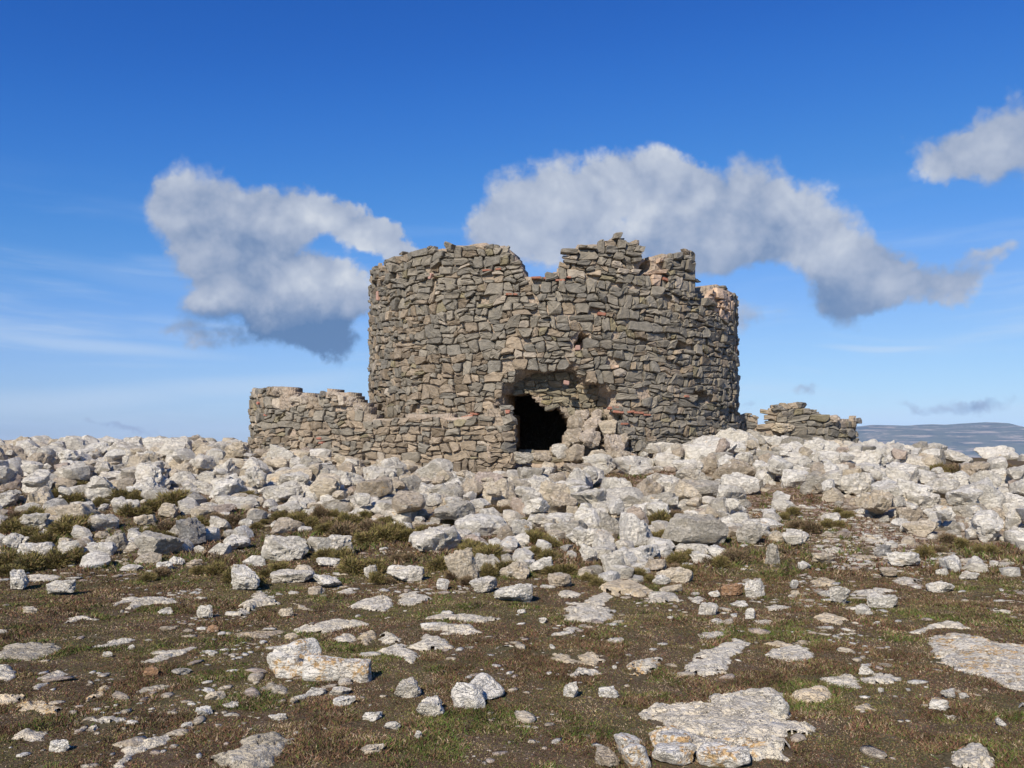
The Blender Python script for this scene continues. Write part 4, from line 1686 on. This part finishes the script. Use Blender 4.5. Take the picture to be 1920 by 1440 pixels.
def at_depth(u0, v0, u1, v1, y, tone, root=None, name='capstone', deep=0.9):
    uc, vc = (u0 + u1) / 2, (v0 + v1) / 2
    d = ray(uc, vc)
    t = y / d[1]
    p = np.array([0, 0, CAMZ]) + d * t
    w_, h_ = (u1 - u0) / F * y, (v1 - v0) / F * y
    me, _ = ROCK_MESH[random.randrange(len(ROCK_MESH))]
    o = bpy.data.objects.new(name, me)
    link(o, root)
    base, tn = TONES[tone]
    j = random.uniform(.88, 1.05)
    j = min(j, .84 / max(base))
    o.color = (*(c * j for c in base), 1)
    o.scale = (w_ / 2 * 1.1, w_ / 2 * deep, h_ / 2 * 1.15)
    o.rotation_euler = (random.uniform(-.12, .12), random.uniform(-.12, .12), random.choice((0, math.pi)) + random.uniform(-.3, .3))
    o.location = Vector(p) - (root.location if root else Vector((0, 0, 0)))
    if root is None:
        ALL_ROCKS.append(dict(o=o, u=uc, v=vc, w=u1 - u0, h=v1 - v0, tone=tn, kind='fallen', label=None, x=p[0], y=p[1], r=w_ / 2, grp=None, lichen=False))
    return o


TONES['m'] = ((0.64, 0.53, 0.41), 'buff')
TONES['k'] = ((0.27, 0.245, 0.205), 'dark grey')
for a in [(512, 727, 538, 742, 'm'), (542, 739, 562, 756, 'm'), (560, 740, 582, 757, 'm'), (615, 733, 650, 750, 'm'), (648, 744, 672, 762, 'm'), (664, 758, 682, 776, 'm'), (476, 728, 500, 742, 'k'), (497, 725, 514, 738, 'k'), (598, 734, 616, 752, 'k')]:
    s_, z_ = left_curve.from_px(a[0] * .5 + a[2] * .5, a[1])
    at_depth(*a[:4], float(left_curve.pt(s_)[1]) + .12, a[4], wall_l)
for a in [(1447, 758, 1482, 772, 'k'), (1480, 755, 1512, 771, 'k'), (1512, 774, 1540, 786, 'k'), (1534, 778, 1572, 792, 'm'), (1446, 792, 1494, 812, 'c'), (1462, 770, 1496, 790, 'k'), (1404, 779, 1422, 792, 'b'), (1384, 785, 1404, 800, 'k'), (1590, 784, 1616, 796, 'k')]:
    s_, z_ = right_curve.from_px(a[0] * .5 + a[2] * .5, a[1])
    at_depth(*a[:4], float(right_curve.pt(s_)[1]) + (.12 if a[1] < 790 else .0), a[4], wall_r)
for a in [(1062, 776, 1097, 808, 'b'), (1090, 780, 1132, 812, 'm'), (1122, 788, 1162, 822, 'c'), (1058, 804, 1094, 838, 'b'), (1086, 806, 1130, 842, 'm'), (1124, 816, 1170, 852, 'm'), (1030, 832, 1068, 858, 'l'),
          (1062, 834, 1104, 866, 'b'), (1098, 838, 1144, 872, 'c'), (1138, 842, 1180, 872, 'b'), (996, 846, 1036, 866, 'b'), (958, 848, 1000, 870, 'g'), (1134, 772, 1160, 794, 'b'), (1108, 768, 1134, 788, 'm'),
          (1150, 786, 1180, 816, 'k'), (1078, 768, 1104, 786, 'm'), (1150, 814, 1184, 842, 'b')]:
    at_depth(*a[:4], 21.50 - 0.0095 * max(a[3] - 806, 0), a[4], None, 'fallen_stone', .8)


# boulders of several lobes, built as one body each


def boulder(lobes, name, label, tone='w', lichen=True, kind='loose'):
    V, Fc, off = [], [], 0
    base = hit_ground(lobes[0][0], lobes[0][3])
    org = np.array([base[0], base[1], float(height(base[0], base[1]))])
    for (uc, v0, w, v1, shp, dy, rz) in lobes:
        p = hit_ground(uc, v1)
        k = p[1] / F
        Wd, Hh = w * k, (v1 - v0) * k
        ang = math.atan2(CAMZ - p[2], p[1])
        D = Wd * dy
        Hh = max((Hh - D * .5 * math.sin(ang)) / math.cos(ang), .4 * Hh) * 1.1
        pp, ff = rock_shape(1500 + shp, 5, 11, 0.20, 26)
        pp = pp * np.array([Wd / 2, D / 2, Hh / 2])
        c_, s_ = math.cos(rz), math.sin(rz)
        pp = pp @ np.array([[c_, s_, 0], [-s_, c_, 0], [0, 0, 1]])
        pp = pp + np.array([p[0], p[1] + D * .42, p[2] + Hh * .36]) - org
        V.append(pp)
        Fc.append(ff + off)
        off += len(pp)
        turf_block.append((p[0], p[1] + D * .42, Wd / 2, D / 2))
    me = fast_mesh(name, np.concatenate(V), np.concatenate(Fc), MAT_LICHEN if lichen else MAT_ROCK, None, True)
    tmp = bpy.data.objects.new('tmp', me)
    link(tmp)
    rm_ = tmp.modifiers.new('skin', 'REMESH')
    rm_.mode = 'VOXEL'
    rm_.voxel_size = 0.011
    dg = bpy.context.evaluated_depsgraph_get()
    me2 = bpy.data.meshes.new_from_object(tmp.evaluated_get(dg))
    bpy.data.objects.remove(tmp)
    me = me2
    me.name = name
    me.polygons.foreach_set('use_smooth', [True] * len(me.polygons))
    if not me.materials:
        me.materials.append(MAT_LICHEN if lichen else MAT_ROCK)
    me.set_sharp_from_angle(angle=R_(42))
    o = bpy.data.objects.new(name, me)
    link(o)
    o.location = org
    o.color = (*TONES[tone][0], 1)
    us = [l[0] for l in lobes]
    ALL_ROCKS.append(dict(o=o, u=np.mean(us), v=lobes[0][3] - 20, w=80, h=60, tone=TONES[tone][1], kind=kind, label=label, x=org[0], y=org[1], r=.2, grp=None, lichen=lichen))


boulder([(552, 1197, 104, 1268, 1, .6, .1), (532, 1222, 84, 1272, 2, .5, -.1), (622, 1227, 120, 1278, 3, .5, 0), (668, 1230, 62, 1281, 4, .7, .2), (594, 1240, 90, 1275, 5, .5, 0)],
        'boulder', 'large two-humped white boulder blotched with orange lichen, biggest in the foreground turf')
boulder([(878, 1276, 66, 1331, 7, .8, .2), (900, 1262, 92, 1316, 8, 1.0, -.1), (865, 1296, 46, 1332, 9, .8, 0)],
        'boulder', 'white boulder with a cleft and an overhanging arm, in the turf near the bottom middle', 'w', False)
boulder([(1178, 1372, 64, 1426, 10, 1.1, .2), (1200, 1390, 66, 1448, 11, 1.0, 0)],
        'boulder', 'bent white rock with pale lichen at the bottom edge, left of the great outcrop', 'w', True)
boulder([(1264, 1368, 80, 1414, 12, .9, 0), (1270, 1392, 90, 1440, 13, .9, .1)],
        'boulder', 'lichened white boulder under the left end of the great outcrop')
boulder([(1362, 1398, 96, 1446, 14, .9, 0), (1386, 1400, 62, 1444, 15, .9, .2)],
        'boulder', 'knobbly boulder with orange lichen under the middle of the great outcrop')
boulder([(1462, 1302, 44, 1348, 16, .7, 0)], 'boulder', 'rounded white end block of the great outcrop, nearest the lone tan flat stone', 'w', False)

def inside_walls(x, y, m=0.25):
    if math.hypot(x - TC[0], y - TC[1]) < TR + m * .4:
        return True
    for cv in (left_curve, right_curve):
        if np.min(np.hypot(cv.p[:, 0] - x, cv.p[:, 1] - y)) < m:
            return True
    return False


# ------------------------------------------------------------------ low shrubs
SHRUB = []
for k_ in range(7):
    r = np.random.default_rng(50 + k_)
    n = 4200
    d = r.normal(size=(n, 3))
    d[:, 2] = np.abs(d[:, 2])
    d /= np.linalg.norm(d, axis=1, keepdims=True)
    lob = 0.62 + 0.55 * (vn3(d, 2.3, k_ + 3) - .2) + .25 * (vn3(d, 6.0, k_) - .5)
    tipd = lob * r.uniform(.35, 1.04, n) ** .7
    base = d * (tipd * r.uniform(.66, .90, n))[:, None] * np.array([1, 1, .9])
    tip = d * tipd[:, None] + r.normal(0, .055, (n, 3))
    side = np.cross(d, r.normal(size=(n, 3)))
    side /= np.linalg.norm(side, axis=1, keepdims=True) + 1e-9
    wd = r.uniform(.010, .024, n)[:, None]
    mid = (base + tip) / 2 + r.normal(0, .03, (n, 3))
    V = np.stack([base, mid - side * wd, tip, mid + side * wd], 1).reshape(-1, 3)
    V[:, 2] = np.maximum(V[:, 2], -.12)
    cols = np.array([(0.145, 0.120, 0.040), (0.105, 0.092, 0.034), (0.20, 0.150, 0.070), (0.15, 0.095, 0.052)])
    if k_ in (2, 5):
        cols = np.array([(0.15, 0.10, 0.06), (0.115, 0.085, 0.045), (0.22, 0.165, 0.10), (0.10, 0.095, 0.035)])
    pk = r.choice(4, n, p=[.42, .28, .18, .12])
    T = np.repeat(cols[pk] * 1.45 * r.uniform(.75, 1.3, (n, 1)), 4, 0)
    SHRUB.append(fast_mesh('low_shrub', V, np.arange(4 * n).reshape(-1, 4), MAT_LEAF, T, False, 4))
SH = """130 948 40;226 940 34;322 948 44;118 1004 50;60 975 36;18 1000 40;74 1022 40;238 968 34;312 998 40;290 1020 26;368 990 34;462 934 20;430 985 34;14 1062 44;50 1072 48;100 1066 46;400 1078 34;440 1092 44;
556 985 40;600 972 30;682 975 26;694 995 34;650 992 44;640 1012 54;612 1000 34;722 1014 50;742 1004 32;822 978 24;812 1000 26;576 1034 36;640 1058 40;662 1076 46;520 1074 30;480 992 18;862 986 24;884 1036 34;914 1050 40;926 962 26;950 1074 40;822 1070 34;764 1054 26;
1004 1018 34;1082 952 28;1094 972 32;1152 966 24;1238 984 38;1248 1012 30;1206 1046 24;1028 1052 30;1332 1060 28;1384 1056 38;1272 1058 32;1062 1078 36;1200 1084 24;1290 1080 28;
1762 892 34;1800 893 38;1846 890 36;1894 890 34;1782 1018 30;1524 1000 34;1552 990 26;1490 966 24;1740 1046 28;1860 1038 26;850 1088 30;1120 1100 24;706 1096 28;300 1082 30;186 950 22;20 935 30;150 918 24;1590 972 20;985 985 22"""
shr = random.Random(8)
SHREC = []
ITEMS = [tuple(map(float, it.split())) for it in SH.replace('\n', '').split(';')]
ITEMS += [(u + (1 if i % 2 else -1) * w * .8, v + (i % 3 - 1) * 9, w * .78) for i, (u, v, w) in enumerate(ITEMS)]
for (u, v, w) in ITEMS:
    p = hit_ground(u, v)
    if p is None or inside_walls(p[0], p[1], .1):
        continue
    s = w / F * p[1] * 0.86
    k_ = shr.randrange(7)
    o = bpy.data.objects.new('low_shrub', SHRUB[k_])
    link(o)
    o.location = (p[0], p[1] + s * .3, float(height(p[0], p[1])) + .02)
    o.scale = (s * 1.2, s * .95, s * shr.uniform(.7, 1.0))
    o.rotation_euler = (0, 0, shr.uniform(0, 6.28))
    SHREC.append(dict(o=o, s=s, u=u, v=v, w=w, h=w * .6, tone='brown' if k_ in (2, 5) else 'olive', kind='shrub', label=None, x=p[0], y=p[1]))

# ------------------------------------------------------------------ fill of the heap
print('fill')
cand = []
rr = random.Random(21)
NX, NY = 38.0, 21.5
placed_x, placed_y, placed_r = [], [], []
for d_ in ALL_ROCKS:
    if d_['kind'] != 'slab':
        placed_x.append(d_['x'])
        placed_y.append(d_['y'])
        placed_r.append(d_['r'] * .85)
cell_sz = 1.0
grid = {}


def g_add(x, y, r):
    grid.setdefault((int(x // cell_sz), int(y // cell_sz)), []).append((x, y, r))


def g_hit(x, y, r, k):
    cx_, cy_ = int(x // cell_sz), int(y // cell_sz)
    for i in range(cx_ - 1, cx_ + 2):
        for j in range(cy_ - 1, cy_ + 2):
            for (a, b, c) in grid.get((i, j), ()):
                if (a - x) ** 2 + (b - y) ** 2 < ((c + r) * k) ** 2:
                    return True
    return False


for x, y, r in zip(placed_x, placed_y, placed_r):
    g_add(x, y, r)
for d_ in SHREC:
    g_add(d_['x'], d_['y'] + d_['s'] * .2, d_['s'] * .62)


def behind_left(x, y):
    return False


fill = []
passes = [(0.36, 0.55, 700), (0.30, 0.42, 3000), (0.24, 0.32, 3000), (0.14, 0.24, 9000), (0.08, 0.14, 15000)]
bxs = {}
for (r0, r1, n) in passes:
    X_ = RNG.uniform(-17.5, 17.5, n)
    Y_ = RNG.uniform(10.5, 31.5, n)
    keep = np.abs(X_) < (Y_ * 0.60 + 1.5)
    X_, Y_ = X_[keep], Y_[keep]
    D_ = rubble_density(X_, Y_)
    R__ = RNG.uniform(r0, r1, len(X_)) * (1.0 + 0.15 * (Y_ > 20)) * 0.9
    Q = RNG.random(len(X_))
    for x, y, dd, r, q_ in zip(X_, Y_, D_, R__, Q):
        if q_ > dd * (0.55 + 0.6 * dd):
            continue
        if dd < 0.9 and fb2(x, y, 0.9, 140, 3) < min(0.47 - 0.5 * (dd - .55), .52):
            continue
        if (dd < 0.5 and r > 0.24) or (dd < 0.62 and r > 0.30) or (x > 2.5 and y < 15.5 and r > .22):
            continue
        if r0 < .1 and y > 24:
            continue
        if inside_walls(x, y, 0.25 + r * .5) or g_hit(x, y, r, 0.80 if r > .2 else .72):
            continue
        g_add(x, y, r)
        fill.append((x, y, r, 0.0))
# a second layer lying on the first where the heap is thick
X_ = RNG.uniform(-17.5, 17.5, 3400)
Y_ = RNG.uniform(12.5, 30.5, 3400)
D_ = rubble_density(X_, Y_)
gridb, grid = grid, {}
for x, y, dd in zip(X_, Y_, D_):
    if dd < 0.9 or abs(x) > y * .6 + 1.5:
        continue
    r = rr.choice((0.12, 0.16, 0.2, 0.25, 0.30, .34)) * rr.uniform(.85, 1.15)
    if inside_walls(x, y, .25 + r * .6) or g_hit(x, y, r, 1.15):
        continue
    g_add(x, y, r)
    fill.append((x, y, r, rr.uniform(.16, .26)))

# sort by how large they show, the largest become things
recs = []
for (x, y, r, dz) in fill:
    z = float(height(x, y)) + dz
    u, v = to_px(x, y, z + r * .5)
    if not (-140 < u < 2060):
        continue
    hidden = False
    if y > 22.2 and 700 < u < 1375:
        hidden = True
    if y > 23.5 and 480 < u < 705 and v > 800:
        hidden = True
    if y > 25.6 and 1380 < u < 1620:
        hidden = True
    if not (-10 < u < 1930):
        hidden = True
    recs.append((0 if hidden else r / y * (1 if dz else .8), x, y, z, r, u, v, dz))
recs.sort(key=lambda t: -t[0])
n_have = sum(1 for d_ in ALL_ROCKS if d_['kind'] == 'rubble')
N_THINGS = 296 - n_have
tone_pick = ['w', 'w', 'l', 'l', 'l', 'w', 'g', 'c', 'b', 'l', 'c', 'w', 'g', 'w', 'p', 'l', 'c', 'w', 'l', 'b']
BV, BF, BT, boff = [], [], [], 0
for k_, (key, x, y, z, r, u, v, dz) in enumerate(recs):
    tone = rr.choice(tone_pick)
    warmz = 820 < v < 900 and 520 < u < 1200
    if warmz and rr.random() < .4:
        tone = rr.choice('cbb')
    elif u > 1380 and rr.random() < .35:
        tone = 'w'
    elif u < 700 and v < 960 and rr.random() < .45:
        tone = rr.choice('cll')
    base, tn = TONES[tone]
    j = rr.uniform(.90, 1.10)
    sxy = (r * rr.uniform(1.0, 1.25), r * rr.uniform(.75, 1.0), r * rr.uniform(.52, .85))
    rz = rr.uniform(0, 6.28)
    tx, ty = rr.uniform(-.35, .35), rr.uniform(-.35, .35)
    if k_ < N_THINGS and key > 0:
        me, _ = ROCK_MESH[rr.randrange(len(ROCK_MESH))]
        o = bpy.data.objects.new('rubble_rock', me)
        link(o)
        o.location = (x, y, z + sxy[2] * .35)
        o.scale = sxy
        o.rotation_euler = (tx, ty, rz)
        j = min(j, .84 / max(base))
        o.color = (*(c * j for c in base), 1)
        ALL_ROCKS.append(dict(o=o, u=u, v=v, w=2 * sxy[0] / y * F, h=2 * sxy[2] / y * F, tone=tn, kind='rubble', label=None, x=x, y=y, r=r, grp=None, lichen=False))
    else:
        p, f = (LOW if r > 0.13 and key > 0 else VLOW)[rr.randrange(12)]
        p = p * np.array(sxy)
        ca, sa = math.cos(rz), math.sin(rz)
        ct, st_ = math.cos(tx), math.sin(tx)
        Rm = np.array([[ca, -sa, 0], [sa, ca, 0], [0, 0, 1]]) @ np.array([[1, 0, 0], [0, ct, -st_], [0, st_, ct]])
        p = p @ Rm.T + np.array([x, y, z + sxy[2] * .30])
        BV.append(p)
        BF.append(f + boff)
        j = min(j, .84 / max(base))
        BT.append(np.tile(np.array(base) * j, (len(p), 1)))
        boff += len(p)
        turf_block.append((x, y, r, r))
me = fast_mesh('rubble', np.concatenate(BV), np.concatenate(BF), MAT_RUBBLE, np.concatenate(BT), True)
me.set_sharp_from_angle(angle=R_(30))
rb = obj('rubble', me, kind='stuff')
rb['label'] = 'smaller pale limestone rubble filling the heap round the ruins'
print('rubble', len(recs), 'tris', len(me.polygons))

# ------------------------------------------------------------------ pebbles
PV, PF, PT, off = [], [], [], 0
n = 34000
X_ = RNG.uniform(-10, 10, n)
Y_ = 3.9 + 12 * RNG.random(n) ** 0.8
cl = fb2(X_, Y_, 1.4, 77, 3)
u_, v_ = to_px(X_, Y_, height(X_, Y_))
inp = in_poly(u_, v_, PATH) | in_poly(u_, v_, GRASSY[1])
pr = sstep(.52, .70, cl) * .9 + .05 + inp * 0.9
# the gravelly strips the photo shows below the boulder and in the middle left
for (uu, vv, su, sv) in ((430, 1265, 50, 50), (540, 1310, 60, 20), (1770, 1290, 90, 25), (1600, 990, 160, 50), (1200, 910, 90, 20), (300, 1060, 90, 20), (150, 1205, 50, 10)):
    pr = pr + .8 * np.exp(-((u_ - uu) / su) ** 2 - ((v_ - vv) / sv) ** 2)
sel = (np.abs(X_) < Y_ * .62 + 1.2) & (RNG.random(n) < pr)
for x, y, ip in zip(X_[sel], Y_[sel], inp[sel]):
    r = 0.009 * math.exp(rr.gauss(0.25, .75)) * (1.5 if ip else 1)
    r = min(r, .06)
    p, f = (LOW if r > .03 else VLOW)[rr.randrange(12)]
    a = rr.uniform(0, 6.28)
    ca, sa = math.cos(a), math.sin(a)
    p = p * np.array([r * rr.uniform(1.2, 2.1), r, r * rr.uniform(.2, .5)])
    p = p @ np.array([[ca, sa, 0], [-sa, ca, 0], [0, 0, 1]]) + np.array([x, y, float(height(x, y)) + r * .12])
    PV.append(p)
    PF.append(f + off)
    t = np.array(TONES[rr.choice('wwlccbp')][0]) * rr.uniform(.85, 1.02)
    PT.append(np.tile(np.minimum(t, .85), (len(p), 1)))
    off += len(p)
pb = obj('pebbles', fast_mesh('pebbles', np.concatenate(PV), np.concatenate(PF), MAT_RUBBLE, np.concatenate(PT), False), kind='stuff')
pb['label'] = 'small pale pebbles and chips scattered in the turf and on the path'
print('pebbles', len(PV))

# ------------------------------------------------------------------ grass and moss
RES = 0.025
gx0, gx1, gy0, gy1 = -10.5, 10.5, 3.6, 20.5
bl = np.zeros((int((gx1 - gx0) / RES), int((gy1 - gy0) / RES)), bool)


def blk_ellipse(x, y, a, b):
    i0, i1 = int((x - a - gx0) / RES), int((x + a - gx0) / RES) + 1
    j0, j1 = int((y - b - gy0) / RES), int((y + b - gy0) / RES) + 1
    i0, j0 = max(i0, 0), max(j0, 0)
    i1, j1 = min(i1, bl.shape[0]), min(j1, bl.shape[1])
    if i1 <= i0 or j1 <= j0:
        return
    I, J = np.meshgrid(np.arange(i0, i1), np.arange(j0, j1), indexing='ij')
    m_ = ((gx0 + I * RES - x) / a) ** 2 + ((gy0 + J * RES - y) / b) ** 2 < 1
    bl[i0:i1, j0:j1] |= m_


for (x, y, a, b) in turf_block:
    blk_ellipse(x, y, max(a * .86, .02), max(b * .86, .02))
for P, (x0, x1, y0, y1) in turf_polys:
    i0, i1 = max(int((x0 - gx0) / RES), 0), min(int((x1 - gx0) / RES) + 1, bl.shape[0])
    j0, j1 = max(int((y0 - gy0) / RES), 0), min(int((y1 - gy0) / RES) + 1, bl.shape[1])
    if i1 <= i0 or j1 <= j0:
        continue
    I, J = np.meshgrid(np.arange(i0, i1), np.arange(j0, j1), indexing='ij')
    xx, yy = gx0 + I * RES, gy0 + J * RES
    m_ = in_poly(xx, yy, P) & (poly_dist(xx, yy, P) > 0.03 * vn2(xx, yy, 12, 5))
    bl[i0:i1, j0:j1] |= m_


def blades(n, yfun, hmul, wmul, clump):
    Y = yfun(RNG.random(n))
    X = (RNG.random(n) * 2 - 1) * (Y * .61 + 1.3)
    if clump:
        # several blades share a root
        k = clump
        X = np.repeat(X, k) + RNG.normal(0, .012, n * k)
        Y = np.repeat(Y, k) + RNG.normal(0, .012, n * k)
    td = turf_density(X, Y)
    u, v = to_px(X, Y, height(X, Y))
    dens = fb2(X, Y, 2.6, 45, 4)
    td = td * (0.72 + 0.28 * sstep(.34, .52, dens))
    td = np.where(in_poly(u, v, PATH), td * .55, td)
    i = np.clip(((X - gx0) / RES).astype(int), 0, bl.shape[0] - 1)
    j = np.clip(((Y - gy0) / RES).astype(int), 0, bl.shape[1] - 1)
    ok = (RNG.random(len(X)) < td) & ~bl[i, j]
    X, Y = X[ok], Y[ok]
    m_ = len(X)
    zone = fb2(X, Y, 1.2, 91, 4)
    patch = fb2(X, Y, 3.2, 95, 3)
    tall = 0.65 + 0.8 * sstep(.48, .66, patch)
    tall = tall * (1 + 0.7 * sstep(10.5, 12.0, Y))
    H = (0.007 + 0.014 * RNG.random(m_) ** 1.6) * hmul * tall
    Wd = (0.0022 + 0.0022 * RNG.random(m_)) * wmul * (1 + .05 * Y)
    A = RNG.random(m_) * 2 * np.pi
    lean = RNG.normal(0, 1.25, m_) * H
    la = RNG.random(m_) * 2 * np.pi
    Z = height(X, Y) - .004
    dx, dy = np.cos(A) * Wd, np.sin(A) * Wd
    b0 = np.stack([X - dx, Y - dy, Z], -1)
    b1 = np.stack([X + dx, Y + dy, Z], -1)
    tp_ = np.stack([X + np.cos(la) * lean, Y + np.sin(la) * lean, Z + H], -1)
    V = np.stack([b0, b1, tp_], 1).reshape(-1, 3)
    # colours: olive, red-brown, straw, fresh green
    cols = np.array([(0.165, 0.145, 0.050), (0.195, 0.100, 0.060), (0.40, 0.30, 0.195), (0.095, 0.140, 0.030), (0.092, 0.058, 0.037), (0.24, 0.175, 0.100)])
    g = sstep(.48, .62, zone)
    pz = sstep(.55, .70, fb2(X, Y, 4.5, 99, 3))
    wts = np.stack([.20 + .30 * g, .28 - .16 * g, .03 + .28 * pz, .05 + .40 * g * sstep(.48, .58, patch), .30 - .10 * g, .12 + 0 * g], -1)
    wts = np.clip(wts, .01, None)
    wts /= wts.sum(1, keepdims=True)
    pick = (np.cumsum(wts, 1) < RNG.random((m_, 1))).sum(1).clip(0, 5)
    c = cols[pick] * RNG.uniform(.72, 1.30, (m_, 1))
    c = c * (0.35 + 1.25 * fb2(X, Y, 6.0, 107, 4))[:, None]
    T = np.repeat(c, 3, 0)
    return V, T


parts = [blades(800000, lambda r: 3.95 + 3.4 * r, 1.0, 1.3, 0), blades(560000, lambda r: 7.2 + 4.3 * r, 1.25, 1.5, 0), blades(60000, lambda r: 11.2 + 9 * r, 1.9, 2.0, 5)]
V = np.concatenate([p[0] for p in parts])
T = np.concatenate([p[1] for p in parts])
gs = obj('grass', fast_mesh('grass', V, np.arange(len(V)).reshape(-1, 3), MAT_GRASS, T), kind='stuff')
gs['label'] = 'short brown and olive heath turf growing round the stones'
print('blades', len(V) // 3)

# ------------------------------------------------------------------ labels
ORD = ['nearest', 'second', 'third', 'fourth', 'fifth', 'sixth', 'seventh', 'eighth', 'ninth', 'tenth', 'eleventh', 'twelfth', 'thirteenth', 'fourteenth', 'fifteenth', 'sixteenth']
SHORT = []
LM = [   # landmarks: photo position and a short name
    (275, 1024, "the largest left grey boulder"), (273, 861, "the cream rectangular block"), (524, 1031, "the broad white boulder"), (617, 1027, "the white humped boulder"),
    (863, 1062, "the tall rust-stained boulder"), (908, 983, "the largest white middle boulder"), (516, 860, "the pale wall-foot boulder"),
    (1040, 930, "the cream boulder below the gateway"), (1145, 987, "the round grey boulder"), (1310, 996, "the broad grey hump with a hollow"),
    (1398, 911, "the white overhanging boulder"), (1743, 928, "the big white boulder beside the path"), (1838, 959, "the long grey rectangular block"), (1738, 862, "the tan standing stone"),
    (1596, 840, "the boulder at the wall stub's end"), (1663, 1034, "the dark grey cube of stone"), (1495, 1012, "the lone tapering rock by the path"), (103, 1104, "the round speckled rock"),
    (1012, 800, "the black gateway hole"), (1158, 770, "the red brick streak"),
    (600, 1240, "the two-humped lichen boulder"), (880, 1298, "the cleft boulder with an arm"), (1350, 1360, "the great outcrop"), (1850, 1230, "the great smooth slab"), (1578, 1117, "the spire-shaped stone"),
    (60, 1222, "the smooth grey edge slab"), (460, 1410, "the broad bottom slab"), (970, 1114, "the loaf-shaped rock"), (1176, 1106, "the tawny lens-shaped outcrop"), (277, 1260, "the rusty orange stone"),
    (1345, 1235, "the ragged slanting slab"), (1208, 1256, "the squarish lichen slab"), (210, 850, "the small round grey stone"), (31, 866, "the tan block by the heap's top"), (1200, 912, "the bare trodden patch"),
    (1296, 834, "the lichen-spotted tower-foot rock"), (1073, 1296, "the cube-like stone"), (447, 1089, "the tilted cream-white rock"),
]


def direction(du, dv):
    a = math.degrees(math.atan2(-dv * 1.5, du)) % 360
    return ['right of', 'up and right of', 'behind', 'up and left of', 'left of', 'down and left of', 'in front of', 'down and right of'][int(((a + 22.5) % 360) // 45)]


def shape_word(d):
    r = d['w'] / max(d['h'], 1)
    if d['kind'] == 'slab':
        return 'long flat slab' if d['w'] > 5 * d['h'] else 'flat slab'
    if d['kind'] == 'shrub':
        return 'cushion shrub'
    if d['kind'] == 'fallen':
        return 'fallen stone'
    b = 'rock' if d['kind'] == 'rubble' else 'stone'
    sz_ = 'large ' if d['w'] > 75 else ('small ' if d['w'] < 38 else '')
    return sz_ + ('long ' if r > 2.1 else 'upright ' if r < 1.0 else '') + b


CATS = {'rubble': ('rock', 'rocks of the rubble heap'), 'loose': ('stone', 'loose stones in the turf'), 'slab': ('rock slab', 'flat bedrock slabs in the turf'), 'fallen': ('fallen stone', 'stones fallen from the gateway'), 'shrub': ('shrub', 'low shrubs among the rocks')}
buckets = {}
for d in ALL_ROCKS + SHREC:
    o = d['o']
    o['category'], o['group'] = CATS[d['kind']]
    o['kind'] = 'thing'
    if d['label']:
        o['label'] = d['label']
        continue
    best = min(LM, key=lambda L_: math.hypot((L_[0] - d['u']), (L_[1] - d['v']) * 1.5))
    dr = direction(d['u'] - best[0], d['v'] - best[1])
    key = (d['tone'], shape_word(d), dr, best[2])
    buckets.setdefault(key, []).append((math.hypot(best[0] - d['u'], (best[1] - d['v']) * 1.5), d))
for (tone, sw, dr, lm), lst in buckets.items():
    lst.sort(key=lambda t: t[0])
    for i, (_, d) in enumerate(lst):
        if len(lst) == 1:
            lab = f"{tone} {sw} {dr} {lm}"
        else:
            lab = f"{ORD[min(i, 15)]} {tone} {sw} {dr} {lm}"
        d['o']['label'] = lab[0].lower() + lab[1:]
print('done', len(scene.objects))
